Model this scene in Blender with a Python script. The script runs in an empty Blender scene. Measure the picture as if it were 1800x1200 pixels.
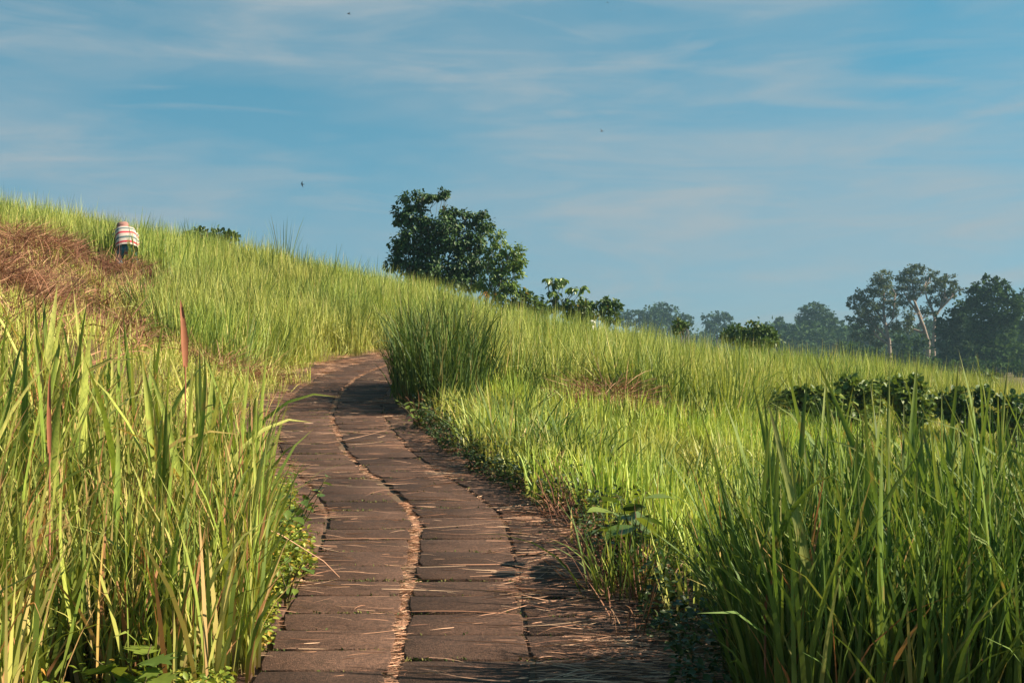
import bpy, math, random
import numpy as np
from mathutils import Vector, Matrix

random.seed(5)
rng = np.random.default_rng(11)
R = math.radians
scene = bpy.context.scene
COL = scene.collection

# ------------------------------------------------------------------ camera, sky, sun, exposure
F_PX, CAM_Z = 2250.0, 1.76
cam_d = bpy.data.cameras.new("camera")
cam_d.sensor_width, cam_d.lens = 36.0, 45.0
cam_d.clip_start, cam_d.clip_end = 0.05, 9000.0
cam = bpy.data.objects.new("camera", cam_d)
cam.location = (0, 0, CAM_Z)
cam.rotation_euler = (R(90), 0, 0)
COL.objects.link(cam)
scene.camera = cam

SUN_EL, SUN_AZ = 34.0, 93.0          # azimuth clockwise from +Y (the view direction): sun from the right, a little behind
sd = Vector((math.sin(R(SUN_AZ)) * math.cos(R(SUN_EL)), math.cos(R(SUN_AZ)) * math.cos(R(SUN_EL)), math.sin(R(SUN_EL))))

world = bpy.data.worlds.new("World")
scene.world = world
world.use_nodes = True


def N(nt, typ, **kw):
    n = nt.nodes.new(typ)
    for k, v in kw.items():
        if k.startswith("i_"):
            key = k[2:]
            key = int(key) if key.isdigit() else key
            n.inputs[key].default_value = v
        else:
            setattr(n, k, v)
    return n


def L(nt, a, b):
    nt.links.new(a, b)


def ramp(nt, fac, stops):
    n = nt.nodes.new("ShaderNodeValToRGB")
    el = n.color_ramp.elements
    el[0].position, el[0].color = stops[0][0], (*stops[0][1], 1)
    el[1].position, el[1].color = stops[-1][0], (*stops[-1][1], 1)
    for p, c in stops[1:-1]:
        e = el.new(p)
        e.color = (*c, 1)
    if fac is not None:
        L(nt, fac, n.inputs[0])
    return n.outputs[0]


def mix(nt, fac, a, b, blend='MIX'):
    n = N(nt, "ShaderNodeMix", data_type='RGBA', blend_type=blend)
    for s, v in ((n.inputs[0], fac), (n.inputs[6], a), (n.inputs[7], b)):
        if isinstance(v, (int, float)):
            s.default_value = v
        elif isinstance(v, tuple):
            s.default_value = (*v, 1) if len(v) == 3 else v
        else:
            L(nt, v, s)
    return n.outputs[2]


def math_n(nt, op, a, b=0.0, clamp=False):
    n = N(nt, "ShaderNodeMath", operation=op, use_clamp=clamp)
    for s, v in ((n.inputs[0], a), (n.inputs[1], b)):
        if isinstance(v, (int, float)):
            s.default_value = v
        else:
            L(nt, v, s)
    return n.outputs[0]


def build_world():
    nt = world.node_tree
    nt.nodes.clear()
    sky = N(nt, "ShaderNodeTexSky", sky_type='NISHITA', sun_disc=False, sun_elevation=R(SUN_EL), sun_rotation=R(SUN_AZ),
            air_density=1.0, dust_density=0.6, ozone_density=3.0, altitude=300.0)
    tc = N(nt, "ShaderNodeTexCoord")
    # the clear part of the sky is taken a little higher than the line of sight: the haze and veil below replace its bright rim
    up = N(nt, "ShaderNodeVectorMath", operation='MULTIPLY_ADD')
    up.inputs[1].default_value, up.inputs[2].default_value = (1, 1, .9), (0, 0, .26)
    L(nt, tc.outputs['Generated'], up.inputs[0])
    L(nt, up.outputs[0], sky.inputs[0])
    tint = mix(nt, 1.0, sky.outputs[0], (0.42, 1.36, 1.16), 'MULTIPLY')
    # thin high cloud: broad veils and finer slanted wisps, noise on the direction stretched along the horizon
    def cloud(rot, scale, loc, ns, det, dist, stops):
        mp = N(nt, "ShaderNodeMapping")
        mp.inputs['Rotation'].default_value = (0, R(rot), 0)
        mp.inputs['Scale'].default_value = scale
        mp.inputs['Location'].default_value = loc
        L(nt, tc.outputs['Generated'], mp.inputs[0])
        n1 = N(nt, "ShaderNodeTexNoise", i_Scale=ns, i_Detail=det, i_Roughness=0.55, i_Distortion=dist)
        L(nt, mp.outputs[0], n1.inputs['Vector'])
        return ramp(nt, n1.outputs[0], stops)
    c1 = cloud(14, (2.2, 2.2, 9.0), (2.4, 0, .05), 1.2, 4.0, .3, [(.38, (0, 0, 0)), (.62, (1, 1, 1))])
    c2 = cloud(10, (5, 5, 34.0), (.6, 0, 1.3), 1.1, 8.0, 1.0, [(.42, (.1, .1, .1)), (.70, (1, 1, 1))])
    c3 = cloud(-16, (4, 4, 24.0), (3.1, 0, .2), 1.1, 8.0, 1.1, [(.52, (0, 0, 0)), (.75, (1, 1, 1))])
    cm = mix(nt, 1.0, c1, c2, 'MULTIPLY')
    sep = N(nt, "ShaderNodeSeparateXYZ")
    L(nt, tc.outputs['Generated'], sep.inputs[0])
    # a thin even veil, denser where the line of sight through the high cloud layer is longer
    veil = math_n(nt, 'MULTIPLY', math_n(nt, 'POWER', math_n(nt, 'SUBTRACT', 1.0, math_n(nt, 'ABSOLUTE', sep.outputs[2]), True), 7.0), 0.74)
    cm = math_n(nt, 'ADD', math_n(nt, 'MULTIPLY', cm, 0.50), math_n(nt, 'MULTIPLY', c1, 0.26))
    cm = math_n(nt, 'ADD', cm, math_n(nt, 'MULTIPLY', c3, 0.40))
    cm = math_n(nt, 'ADD', cm, veil, True)
    col = mix(nt, cm, tint, (2.8, 3.5, 3.9))
    bg = N(nt, "ShaderNodeBackground", i_Strength=0.054)
    L(nt, col, bg.inputs[0])
    out = N(nt, "ShaderNodeOutputWorld")
    L(nt, bg.outputs[0], out.inputs[0])


build_world()
sun_d = bpy.data.lights.new("sun", 'SUN')
sun_d.energy, sun_d.angle, sun_d.color = 5.0, R(0.55), (1.0, 0.86, 0.66)
sun = bpy.data.objects.new("sun", sun_d)
sun.rotation_euler = sd.to_track_quat('Z', 'Y').to_euler()
COL.objects.link(sun)
vs = scene.view_settings
vs.view_transform, vs.look, vs.gamma, vs.use_curve_mapping = 'Standard', 'None', 1.0, False
vs.exposure = 1.3
cy = scene.cycles
cy.max_bounces, cy.diffuse_bounces, cy.glossy_bounces, cy.transmission_bounces, cy.volume_bounces, cy.transparent_max_bounces = 5, 3, 2, 4, 0, 4
cy.use_denoising = True
cy.caustics_reflective = cy.caustics_refractive = False
try:
    cy.volume_step_rate = 4.0
except Exception:
    pass

# ------------------------------------------------------------------ mesh helpers


def mk(name, V, polys, attrs=None, smooth=False):
    """V (n,3); polys: list of (m,k) int arrays; attrs: {name: per-vertex float array}"""
    V = np.asarray(V, dtype=np.float32).reshape(-1, 3)
    me = bpy.data.meshes.new(name)
    me.vertices.add(len(V))
    me.vertices.foreach_set("co", V.ravel())
    polys = [np.asarray(p, dtype=np.int32) for p in polys if len(p)]
    tot = np.concatenate([np.full(len(p), p.shape[1], dtype=np.int32) for p in polys])
    idx = np.concatenate([p.ravel() for p in polys])
    start = np.concatenate([[0], np.cumsum(tot)[:-1]]).astype(np.int32)
    me.loops.add(len(idx))
    me.loops.foreach_set("vertex_index", idx)
    me.polygons.add(len(tot))
    me.polygons.foreach_set("loop_start", start)
    me.polygons.foreach_set("loop_total", tot)
    if smooth:
        me.polygons.foreach_set("use_smooth", np.ones(len(tot), dtype=bool))
    for k, a in (attrs or {}).items():
        at_ = me.attributes.new(k, 'FLOAT', 'POINT')
        at_.data.foreach_set("value", np.asarray(a, dtype=np.float32).ravel())
    me.update(calc_edges=True)
    me.validate()
    return me


def obj(name, me, material=None, parent=None, loc=None, link=True):
    o = bpy.data.objects.new(name, me)
    if material is not None and me is not None and not me.materials:
        me.materials.append(material)
    if link:
        COL.objects.link(o)
    if parent is not None:
        o.parent = parent
    if loc is not None:
        o.location = loc
    return o


def tag(o, label=None, cat=None, group=None, kind=None):
    for k, v in (("label", label), ("category", cat), ("group", group), ("kind", kind)):
        if v:
            o[k] = v
    return o


def empty(name, loc, label, cat, group=None):
    o = bpy.data.objects.new(name, None)
    o.empty_display_size = 0.2
    o.location = loc
    COL.objects.link(o)
    return tag(o, label, cat, group)


class Geo:
    """collects pieces into one mesh"""
    def __init__(self):
        self.V, self.P, self.A, self.n = [], {}, [], 0

    def add(self, V, polys, br=0.5):
        V = np.asarray(V, dtype=float).reshape(-1, 3)
        self.V.append(V)
        self.A.append(np.full(len(V), br) if np.isscalar(br) else np.asarray(br, dtype=float))
        for p in polys:
            p = np.asarray(p)
            if len(p):
                self.P.setdefault(p.shape[1], []).append(p + self.n)
        self.n += len(V)

    def mesh(self, name, smooth=False, extra=None):
        at_ = {"br": np.concatenate(self.A)}
        at_.update(extra or {})
        return mk(name, np.concatenate(self.V), [np.concatenate(v) for v in self.P.values()], at_, smooth)


def blades(base, az, Ln, W, lean, curv, segs=4, fold=0.0, tw0=None, tw1=None, br=None, power=1.6, cut=None):
    """grass blades as tapering curved ribbons (with a V fold when fold > 0)"""
    n = len(base)
    base, az, Ln, W, lean, curv = [np.asarray(a, dtype=float) for a in (base, az, Ln, W, lean, curv)]
    t = np.linspace(0, 1, segs + 1)
    th = lean[:, None] + curv[:, None] * t[None] ** power
    thm = (th[:, 1:] + th[:, :-1]) / 2
    dl = (Ln / segs)[:, None]
    z0 = np.zeros((n, 1))
    r = np.concatenate([z0, np.cumsum(np.sin(thm) * dl, 1)], 1)
    z = np.concatenate([z0, np.cumsum(np.cos(thm) * dl, 1)], 1)
    ca, sa = np.cos(az)[:, None], np.sin(az)[:, None]
    C = base[:, None, :] + np.stack([r * ca, r * sa, z], -1)
    nrm = np.stack([np.cos(th) * ca, np.cos(th) * sa, -np.sin(th)], -1)
    side0 = np.stack([-sa + 0 * th, ca + 0 * th, 0 * th], -1)
    tw0 = rng.normal(0, .5, n) if tw0 is None else tw0
    tw1 = rng.normal(0, .5, n) if tw1 is None else tw1
    tw = (tw0[:, None] + tw1[:, None] * t[None])[..., None]
    side = np.cos(tw) * side0 + np.sin(tw) * nrm
    up = -np.sin(tw) * side0 + np.cos(tw) * nrm
    prof = (0.5 + 0.5 * np.minimum(1, t / .35)) * np.clip(1 - t, 0, 1) ** 0.55
    w = (W[:, None] * prof[None])[..., None] * .5
    br = rng.random(n) if br is None else np.asarray(br)
    if fold > 0:
        rows = np.stack([C - side * w, C + up * w * fold, C + side * w], 2)[:, :-1]   # n,segs,3,3
        m = 3
    else:
        rows = np.stack([C - side * w, C + side * w], 2)[:, :-1]
        m = 2
    vper = segs * m + 1
    V = np.concatenate([rows.reshape(n, segs * m, 3), C[:, -1:, :]], 1)
    q = []
    tri = []
    for j in range(segs - 1):
        for k in range(m - 1):
            a = j * m + k
            q.append([a, a + 1, a + m + 1, a + m])
    for k in range(m - 1):
        a = (segs - 1) * m + k
        tri.append([a, a + 1, segs * m])
    off = (np.arange(n) * vper)[:, None, None]
    Q = (np.array(q)[None] + off).reshape(-1, 4) if q else np.zeros((0, 4), int)
    T = (np.array(tri)[None] + off).reshape(-1, 3)
    tt = np.concatenate([np.repeat(t[:-1], m), [1.0]])
    return V.reshape(-1, 3), [Q, T], {"br": np.repeat(br, vper), "bt": np.tile(tt, n)}


LEAF_V = np.array([[0, 0, 0], [-.33, .22, .05], [-.46, .5, .09], [-.28, .8, .03], [0, 1.0, -.10], [.28, .8, .03], [.46, .5, .09], [.33, .22, .05], [0, .5, -.02]])
LEAF_P = [np.array([[0, 8, 2, 1], [8, 4, 3, 2], [0, 7, 6, 8], [8, 6, 5, 4]])]
CARD_V = np.array([[0, 0, 0], [-.5, .45, .1], [0, 1, -.05], [.5, .45, .1]])
CARD_P = [np.array([[0, 1, 2], [0, 2, 3]])]


def leaves(P, axis, nrm, size, width=0.6, tpl=(LEAF_V, LEAF_P), br=None):
    """copies of a leaf template at P with its stem-to-tip axis and facing normal"""
    n = len(P)
    a = axis / np.maximum(np.linalg.norm(axis, axis=1, keepdims=True), 1e-6)
    b = np.cross(a, nrm)
    b /= np.maximum(np.linalg.norm(b, axis=1, keepdims=True), 1e-6)
    c = np.cross(b, a)
    s = np.asarray(size)[:, None, None]
    tv = tpl[0]
    wd = np.broadcast_to(np.asarray(width), (n,))[:, None, None]
    V = P[:, None] + s * (tv[None, :, 0:1] * wd * b[:, None] + tv[None, :, 1:2] * a[:, None] + tv[None, :, 2:3] * c[:, None])
    k = len(tv)
    off = (np.arange(n) * k)[:, None, None]
    polys = [(p[None] + off).reshape(-1, p.shape[1]) for p in tpl[1]]
    br = rng.random(n) if br is None else np.asarray(br)
    return V.reshape(-1, 3), polys, np.repeat(br, k)


def tube(pts, rad, sides=6):
    pts = np.asarray(pts, float)
    n = len(pts)
    rad = np.broadcast_to(np.asarray(rad, float), (n,))
    tan = np.gradient(pts, axis=0)
    tan /= np.maximum(np.linalg.norm(tan, axis=1, keepdims=True), 1e-6)
    ref = np.where(np.abs(tan[:, 2:3]) > .8, np.array([[1., 0, 0]]), np.array([[0, 0, 1.]]))
    u = np.cross(tan, ref)
    u /= np.linalg.norm(u, axis=1, keepdims=True)
    v = np.cross(tan, u)
    an = np.linspace(0, 2 * np.pi, sides, endpoint=False)
    V = pts[:, None] + rad[:, None, None] * (np.cos(an)[None, :, None] * u[:, None] + np.sin(an)[None, :, None] * v[:, None])
    P = []
    for i in range(n - 1):
        for j in range(sides):
            k = (j + 1) % sides
            P.append([i * sides + j, i * sides + k, (i + 1) * sides + k, (i + 1) * sides + j])
    cap = np.array([[(n - 1) * sides + j for j in range(sides)]])
    return V.reshape(-1, 3), [np.array(P), cap]


def bend(a, b, sag=0.0, n=6, wob=0.0, r=None):
    a, b = np.asarray(a, float), np.asarray(b, float)
    t = np.linspace(0, 1, n)[:, None]
    p = a * (1 - t) + b * t
    p[:, 2] += sag * np.sin(np.pi * t[:, 0])
    if wob:
        w = rng.normal(0, wob, (n, 3))
        w[0] = w[-1] = 0
        p += w
    return p


# ------------------------------------------------------------------ terrain
def smooth(a, b, v):
    t = np.clip((v - a) / (b - a), 0, 1)
    return t * t * (3 - 2 * t)


_py = np.array([-6, 0, 5.4, 6.4, 7.3, 8.4, 8.9, 9.6, 10.6, 11.9, 14.5, 17, 19, 20.6, 22.5, 25, 28, 34, 60])
_px = np.array([-.45, -.46, -.504, -.537, -.58, -.62, -.68, -.86, -1.2, -1.57, -2.06, -2.28, -2.33, -2.22, -1.9, -1.1, .2, 2.6, 9])
_dy = np.arange(-6, 60, .1)
_dx = np.convolve(np.pad(np.interp(_dy, _py, _px), 4, mode='edge'), np.ones(9) / 9, mode='valid')


def xc(y):
    """x of the path's middle joint at distance y"""
    return np.interp(y, _dy, _dx)


CTRL = [(xc(y), y, .064 * y) for y in (-4, 0, 4, 8, 12, 16, 20, 23)]
CTRL += [(-3, 3, .4), (-6, 3, 1.0), (-3.2, 8, .85), (-6, 10, 1.5), (-6, 15, 1.85), (-10, 14, 2.6), (-4.8, 18, 1.5), (-8, 20, 2.4), (-5.5, 22, 1.95),
         (-8.1, 27, 3.2), (-11, 27, 3.75), (-16, 27, 4.7), (-14, 21, 3.5), (-5, 27, 2.3), (-14, 35, 4.55), (-7.3, 35, 3.5), (-3.6, 35, 2.75), (-.8, 35, 1.95),
         (3.1, 35, .42), (11.5, 35, .05), (14, 35, -.75), (18, 35, -2.0), (-20, 35, 5.2), (-14, 45, 3.5), (-7, 45, 2.5), (-3, 45, 1.7), (0, 45, .95), (4, 45, -.2), (12, 45, -.8),
         (1.6, 3, .15), (3, 3, .1), (1.4, 8, .42), (3, 8, .25), (6, 8, -.15), (3, 13, .35), (2.7, 17, .6), (5.9, 22, .12), (9, 22, -.3), (12, 16, -.7),
         (.2, 16, .95), (.6, 22, 1.2), (1, 28, 1.4), (6, 28, .7), (10, 28, .2), (14, 28, -.8), (18, 22, -1.2), (-3, 25, 1.7), (-2.5, 29, 2.15), (0, -5, -.3), (-8, -4, .6), (8, -4, -.6),
         (-20, 12, 4.0), (20, 8, -1.8), (20, 45, -1.8), (-22, 45, 4.3)]
_c = np.array(CTRL, float)


def _phi(d2):
    return np.where(d2 > 1e-9, .5 * d2 * np.log(np.maximum(d2, 1e-9)), 0)


_n = len(_c)
_A = np.zeros((_n + 3, _n + 3))
_A[:_n, :_n] = _phi(((_c[:, None, :2] - _c[None, :, :2]) ** 2).sum(-1)) + np.eye(_n) * .4
_A[:_n, _n] = 1
_A[:_n, _n + 1:] = _c[:, :2]
_A[_n:, :_n] = _A[:_n, _n:].T
_W = np.linalg.solve(_A, np.concatenate([_c[:, 2], np.zeros(3)]))


def vnoise(x, y, s=1.0, seed=0):
    """cheap smooth value noise, -1..1"""
    x, y = np.asarray(x) / s + seed * 17.3, np.asarray(y) / s - seed * 9.1
    return (np.sin(x * 1.7 + 1.3 * np.sin(y * 1.1)) + np.sin(y * 1.9 + 1.7 * np.sin(x * .9 + 2)) + np.sin((x + y) * 2.7 + 1.1 * np.sin(x * 2.3))) / 3


def hay_zone(x, y):
    """1 inside the mown slope on the left"""
    edge = -4.7 - np.clip(y - 17.5, -4, 12) * .26 + .35 * vnoise(x, y, .8, 3)
    m = smooth(0, .8, edge - x) * smooth(11.0, 13.0, y) * (1 - smooth(26.4, 27.0, y + .4 * vnoise(x, y, .9, 5)))
    return m


def ground(x, y, path=True):
    x, y = np.broadcast_arrays(np.asarray(x, float), np.asarray(y, float))
    shp = x.shape
    x, y = x.ravel(), y.ravel()
    X, Y = np.clip(x, -26, 26), np.clip(y, -6, 52)
    z = np.full(len(x), _W[_n])
    z += _W[_n + 1] * X + _W[_n + 2] * Y
    for i in range(_n):
        z += _W[i] * _phi((X - _c[i, 0]) ** 2 + (Y - _c[i, 1]) ** 2)
    z += .04 * vnoise(x, y, .9, 1) + .05 * vnoise(x, y, 2.6, 2)
    z += hay_zone(x, y) * (.10 + .16 * np.maximum(0, vnoise(x, y, .75, 7)))
    if path:
        s = np.abs(x - xc(y))
        k = (1 - smooth(1.25, 2.3, s)) * (1 - smooth(24, 28, y))
        z = z * (1 - k) + .064 * y * k
    far = -1.6 - 5.5 * smooth(90, 420, y) - .9 * smooth(10, 80, x) * (1 - smooth(120, 300, y)) + .5 * vnoise(x, y, 30, 4)
    w = smooth(46, 95, y)
    ex = smooth(26, 90, np.abs(x)) * (1 - w)
    z = z * (1 - w) + far * w
    z = z * (1 - ex) + (np.where(x < 0, 3.0, -2.5)) * ex
    return z.reshape(shp)


def gpt(x, y, dz=0.0):
    return np.array([x, y, float(ground(x, y)) + dz])


def at(px, py, D):
    return np.array([(px - 900) / F_PX * D, D, CAM_Z + (600 - py) / F_PX * D])


# ------------------------------------------------------------------ materials
def new_mat(name):
    m = bpy.data.materials.new(name)
    m.use_nodes = True
    m.node_tree.nodes.clear()
    return m, m.node_tree


ALB = (1.29, 1.23, 1.22)


def leafy(name, stops, trans=.35, rough=.5, spec=.35, patch=None, base_col=None, base_k=.6, obj_rand=False, vein=False, tip_col=None, streak=False):
    """foliage: per-leaf colour from the attribute br, thin translucency, patchy dryness in world space"""
    m, nt = new_mat(name)
    if obj_rand:
        oi = N(nt, "ShaderNodeObjectInfo")
        fac = oi.outputs['Random']
    else:
        a = N(nt, "ShaderNodeAttribute", attribute_name="br")
        fac = a.outputs['Fac']
    col = ramp(nt, fac, [(p_, tuple(min(.9, c_ * k_) for c_, k_ in zip(q_, ALB))) for p_, q_ in stops])
    if streak:
        tco = N(nt, "ShaderNodeTexCoord")
        mps = N(nt, "ShaderNodeMapping")
        mps.inputs['Scale'].default_value = (240, 240, 7)
        L(nt, tco.outputs['Object'], mps.inputs[0])
        nst = N(nt, "ShaderNodeTexNoise", i_Scale=1.0, i_Detail=3.0)
        L(nt, mps.outputs[0], nst.inputs['Vector'])
        col = mix(nt, .8, col, ramp(nt, nst.outputs[0], [(.35, (.62, .66, .55)), (.6, (1.2, 1.15, 1.05))]), 'MULTIPLY')
        mpb = N(nt, "ShaderNodeTexNoise", i_Scale=9.0, i_Detail=4.0)
        gps = N(nt, "ShaderNodeNewGeometry")
        L(nt, gps.outputs['Position'], mpb.inputs['Vector'])
        col = mix(nt, math_n(nt, 'MULTIPLY', ramp(nt, mpb.outputs[0], [(.60, (0, 0, 0)), (.72, (1, 1, 1))]), .7), col, (.30, .18, .06))
    if patch or vein:
        geo = N(nt, "ShaderNodeNewGeometry")
    if patch:
        ns = N(nt, "ShaderNodeTexNoise", i_Scale=patch[1], i_Detail=4.0, i_Roughness=.6)
        L(nt, geo.outputs['Position'], ns.inputs['Vector'])
        pf = ramp(nt, ns.outputs[0], [(.42, (0, 0, 0)), (.66, (1, 1, 1))])
        col = mix(nt, math_n(nt, 'MULTIPLY', pf, patch[2]), col, patch[0])
    if base_col or tip_col:
        bt = N(nt, "ShaderNodeAttribute", attribute_name="bt")
    if base_col:
        k = math_n(nt, 'POWER', math_n(nt, 'SUBTRACT', 1.0, bt.outputs['Fac'], True), 3.0)
        col = mix(nt, math_n(nt, 'MULTIPLY', k, base_k), col, base_col)
    if tip_col:
        k = math_n(nt, 'POWER', bt.outputs['Fac'], 6.0)
        col = mix(nt, math_n(nt, 'MULTIPLY', k, .75), col, tip_col)
    if vein:
        n3 = N(nt, "ShaderNodeTexNoise", i_Scale=38.0, i_Detail=3.0)
        L(nt, geo.outputs['Position'], n3.inputs['Vector'])
        col = mix(nt, .5, col, mix(nt, n3.outputs[0], (.55, .55, .5), (1.35, 1.3, 1.2)), 'MULTIPLY')
    p = N(nt, "ShaderNodeBsdfPrincipled", i_Roughness=rough)
    p.inputs['Specular IOR Level'].default_value = spec
    L(nt, col, p.inputs['Base Color'])
    tr = N(nt, "ShaderNodeBsdfTranslucent")
    L(nt, mix(nt, 1.0, col, (1.25, 1.2, .7), 'MULTIPLY'), tr.inputs[0])
    ms = N(nt, "ShaderNodeMixShader", i_0=trans * .72)
    L(nt, p.outputs[0], ms.inputs[1])
    L(nt, tr.outputs[0], ms.inputs[2])
    out = N(nt, "ShaderNodeOutputMaterial")
    L(nt, ms.outputs[0], out.inputs[0])
    return m


def solid(name, c1, c2, scale=6.0, rough=.85, bump=.0, bscale=60.0, obj_rand=0.0, spec=.3, coord='Object'):
    m, nt = new_mat(name)
    tc = N(nt, "ShaderNodeTexCoord")
    ns = N(nt, "ShaderNodeTexNoise", i_Scale=scale, i_Detail=6.0, i_Roughness=.62)
    L(nt, tc.outputs[coord], ns.inputs['Vector'])
    f = ramp(nt, ns.outputs[0], [(.32, (0, 0, 0)), (.68, (1, 1, 1))])
    col = mix(nt, f, c1, c2)
    if obj_rand:
        oi = N(nt, "ShaderNodeObjectInfo")
        v = math_n(nt, 'ADD', math_n(nt, 'MULTIPLY', oi.outputs['Random'], obj_rand), 1 - obj_rand / 2)
        cmb = N(nt, "ShaderNodeCombineColor")
        for i in range(3):
            L(nt, v, cmb.inputs[i])
        col = mix(nt, 1.0, col, cmb.outputs[0], 'MULTIPLY')
    p = N(nt, "ShaderNodeBsdfPrincipled", i_Roughness=rough)
    p.inputs['Specular IOR Level'].default_value = spec
    L(nt, col, p.inputs['Base Color'])
    if bump:
        nb = N(nt, "ShaderNodeTexNoise", i_Scale=bscale, i_Detail=5.0, i_Roughness=.7)
        L(nt, tc.outputs[coord], nb.inputs['Vector'])
        b = N(nt, "ShaderNodeBump", i_Strength=bump, i_Distance=.02)
        L(nt, nb.outputs[0], b.inputs['Height'])
        L(nt, b.outputs[0], p.inputs['Normal'])
    out = N(nt, "ShaderNodeOutputMaterial")
    L(nt, p.outputs[0], out.inputs[0])
    return m


def slab_material():
    m, nt = new_mat("worn_concrete")
    tc = N(nt, "ShaderNodeTexCoord")
    geo = N(nt, "ShaderNodeNewGeometry")
    big = N(nt, "ShaderNodeTexNoise", i_Scale=2.2, i_Detail=5.0, i_Roughness=.65)
    L(nt, geo.outputs['Position'], big.inputs['Vector'])
    fine = N(nt, "ShaderNodeTexNoise", i_Scale=62.0, i_Detail=5.0, i_Roughness=.75)
    L(nt, geo.outputs['Position'], fine.inputs['Vector'])
    grit = N(nt, "ShaderNodeTexVoronoi", i_Scale=150.0)
    L(nt, geo.outputs['Position'], grit.inputs['Vector'])
    col = mix(nt, ramp(nt, big.outputs[0], [(.35, (0, 0, 0)), (.68, (1, 1, 1))]), (.058, .031, .0205), (.098, .055, .038))
    col = mix(nt, .75, col, ramp(nt, fine.outputs[0], [(.34, (.30, .27, .25)), (.5, (.95, .95, .95)), (.66, (1.9, 1.8, 1.7))]), 'MULTIPLY')
    moss = N(nt, "ShaderNodeTexNoise", i_Scale=5.5, i_Detail=7.0, i_Roughness=.7)
    L(nt, geo.outputs['Position'], moss.inputs['Vector'])
    col = mix(nt, math_n(nt, 'MULTIPLY', ramp(nt, moss.outputs[0], [(.56, (0, 0, 0)), (.7, (1, 1, 1))]), .55), col, (.022, .016, .010))
    oi = N(nt, "ShaderNodeObjectInfo")
    v = math_n(nt, 'ADD', math_n(nt, 'MULTIPLY', oi.outputs['Random'], .62), .66)
    cmb = N(nt, "ShaderNodeCombineColor")
    for i in range(3):
        L(nt, v, cmb.inputs[i])
    col = mix(nt, 1.0, col, cmb.outputs[0], 'MULTIPLY')
    p = N(nt, "ShaderNodeBsdfPrincipled", i_Roughness=.9)
    p.inputs['Specular IOR Level'].default_value = .25
    L(nt, col, p.inputs['Base Color'])
    h = math_n(nt, 'ADD', fine.outputs[0], math_n(nt, 'MULTIPLY', grit.outputs[0], .8))
    b = N(nt, "ShaderNodeBump", i_Strength=.55, i_Distance=.008)
    L(nt, h, b.inputs['Height'])
    L(nt, b.outputs[0], p.inputs['Normal'])
    out = N(nt, "ShaderNodeOutputMaterial")
    L(nt, p.outputs[0], out.inputs[0])
    return m


def shirt_material():
    """cream cotton with woven red and dark green-grey hoops, following the cloth (attribute bt runs hem to collar)"""
    m, nt = new_mat("striped_cotton")
    a = N(nt, "ShaderNodeAttribute", attribute_name="bt")
    fr = math_n(nt, 'FRACT', math_n(nt, 'MULTIPLY', a.outputs['Fac'], 3.45))
    n = nt.nodes.new("ShaderNodeValToRGB")
    n.color_ramp.interpolation = 'CONSTANT'
    el = n.color_ramp.elements
    cream, red, dark = (.46, .40, .35, 1), (.42, .03, .05, 1), (.07, .115, .125, 1)
    el[0].position, el[0].color = 0, cream
    el[1].position, el[1].color = .20, red
    for p_, c_ in ((.40, cream), (.68, dark), (.88, cream)):
        e = el.new(p_)
        e.color = c_
    L(nt, fr, n.inputs[0])
    p = N(nt, "ShaderNodeBsdfPrincipled", i_Roughness=.9)
    L(nt, n.outputs[0], p.inputs['Base Color'])
    out = N(nt, "ShaderNodeOutputMaterial")
    L(nt, p.outputs[0], out.inputs[0])
    return m


# foliage palette
M_FIELD = leafy("field_grass", [(0, (.08, .14, .024)), (.3, (.18, .26, .042)), (.62, (.30, .36, .07)), (.86, (.44, .44, .12)), (1, (.52, .40, .17))],
                trans=.34, rough=.55, patch=((.44, .38, .11), .28, .5), base_col=(.13, .10, .04), base_k=.6)
M_SHORT = leafy("short_grass", [(0, (.13, .22, .028)), (.35, (.23, .34, .045)), (.72, (.34, .42, .07)), (.92, (.46, .43, .12)), (1, (.55, .38, .17))],
                trans=.36, rough=.5, patch=((.46, .38, .13), .45, .55), base_col=(.24, .18, .07), base_k=.6)
M_LUSH = leafy("lush_grass", [(0, (.035, .07, .015)), (.45, (.07, .12, .022)), (.85, (.125, .175, .035)), (1, (.24, .19, .07))],
               trans=.30, rough=.62, spec=.22, base_col=(.10, .08, .03), base_k=.5)
M_FORE = leafy("broad_grass", [(0, (.06, .105, .017)), (.3, (.13, .20, .03)), (.6, (.24, .30, .055)), (.8, (.37, .38, .10)), (.93, (.40, .29, .12)), (1, (.33, .16, .075))],
               trans=.34, rough=.62, spec=.22, base_col=(.13, .075, .032), base_k=.85, tip_col=(.20, .15, .05))
M_BLADE = leafy("broad_blade", [(0, (.09, .16, .025)), (.35, (.17, .26, .04)), (.65, (.28, .345, .07)), (.88, (.38, .41, .12)), (1, (.42, .29, .10))],
                trans=.34, rough=.62, spec=.22, base_col=(.20, .13, .05), base_k=.6, obj_rand=True, tip_col=(.20, .15, .05), streak=True)
M_BLADE_R = leafy("broad_blade_shaded", [(0, (.045, .095, .018)), (.4, (.085, .16, .028)), (.8, (.14, .22, .04)), (1, (.20, .24, .065))],
                  trans=.36, rough=.62, spec=.22, base_col=(.12, .10, .04), base_k=.6, obj_rand=True, tip_col=(.16, .15, .05), streak=True)  # darker than the left blades: shade of the right clumps in the colour
M_FORE_R = leafy("broad_grass_shaded", [(0, (.035, .075, .015)), (.4, (.07, .13, .022)), (.8, (.125, .19, .035)), (.95, (.22, .21, .065)), (1, (.30, .13, .06))],
                 trans=.34, rough=.62, spec=.22, base_col=(.14, .10, .04), base_k=.7)  # fill grass of the right clumps, their shade put into its colour
M_TUFT = leafy("dark_tuft_grass", [(0, (.022, .045, .011)), (.45, (.045, .085, .016)), (.85, (.085, .13, .026)), (1, (.18, .15, .055))], trans=.25, rough=.6, spec=.22)
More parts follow.
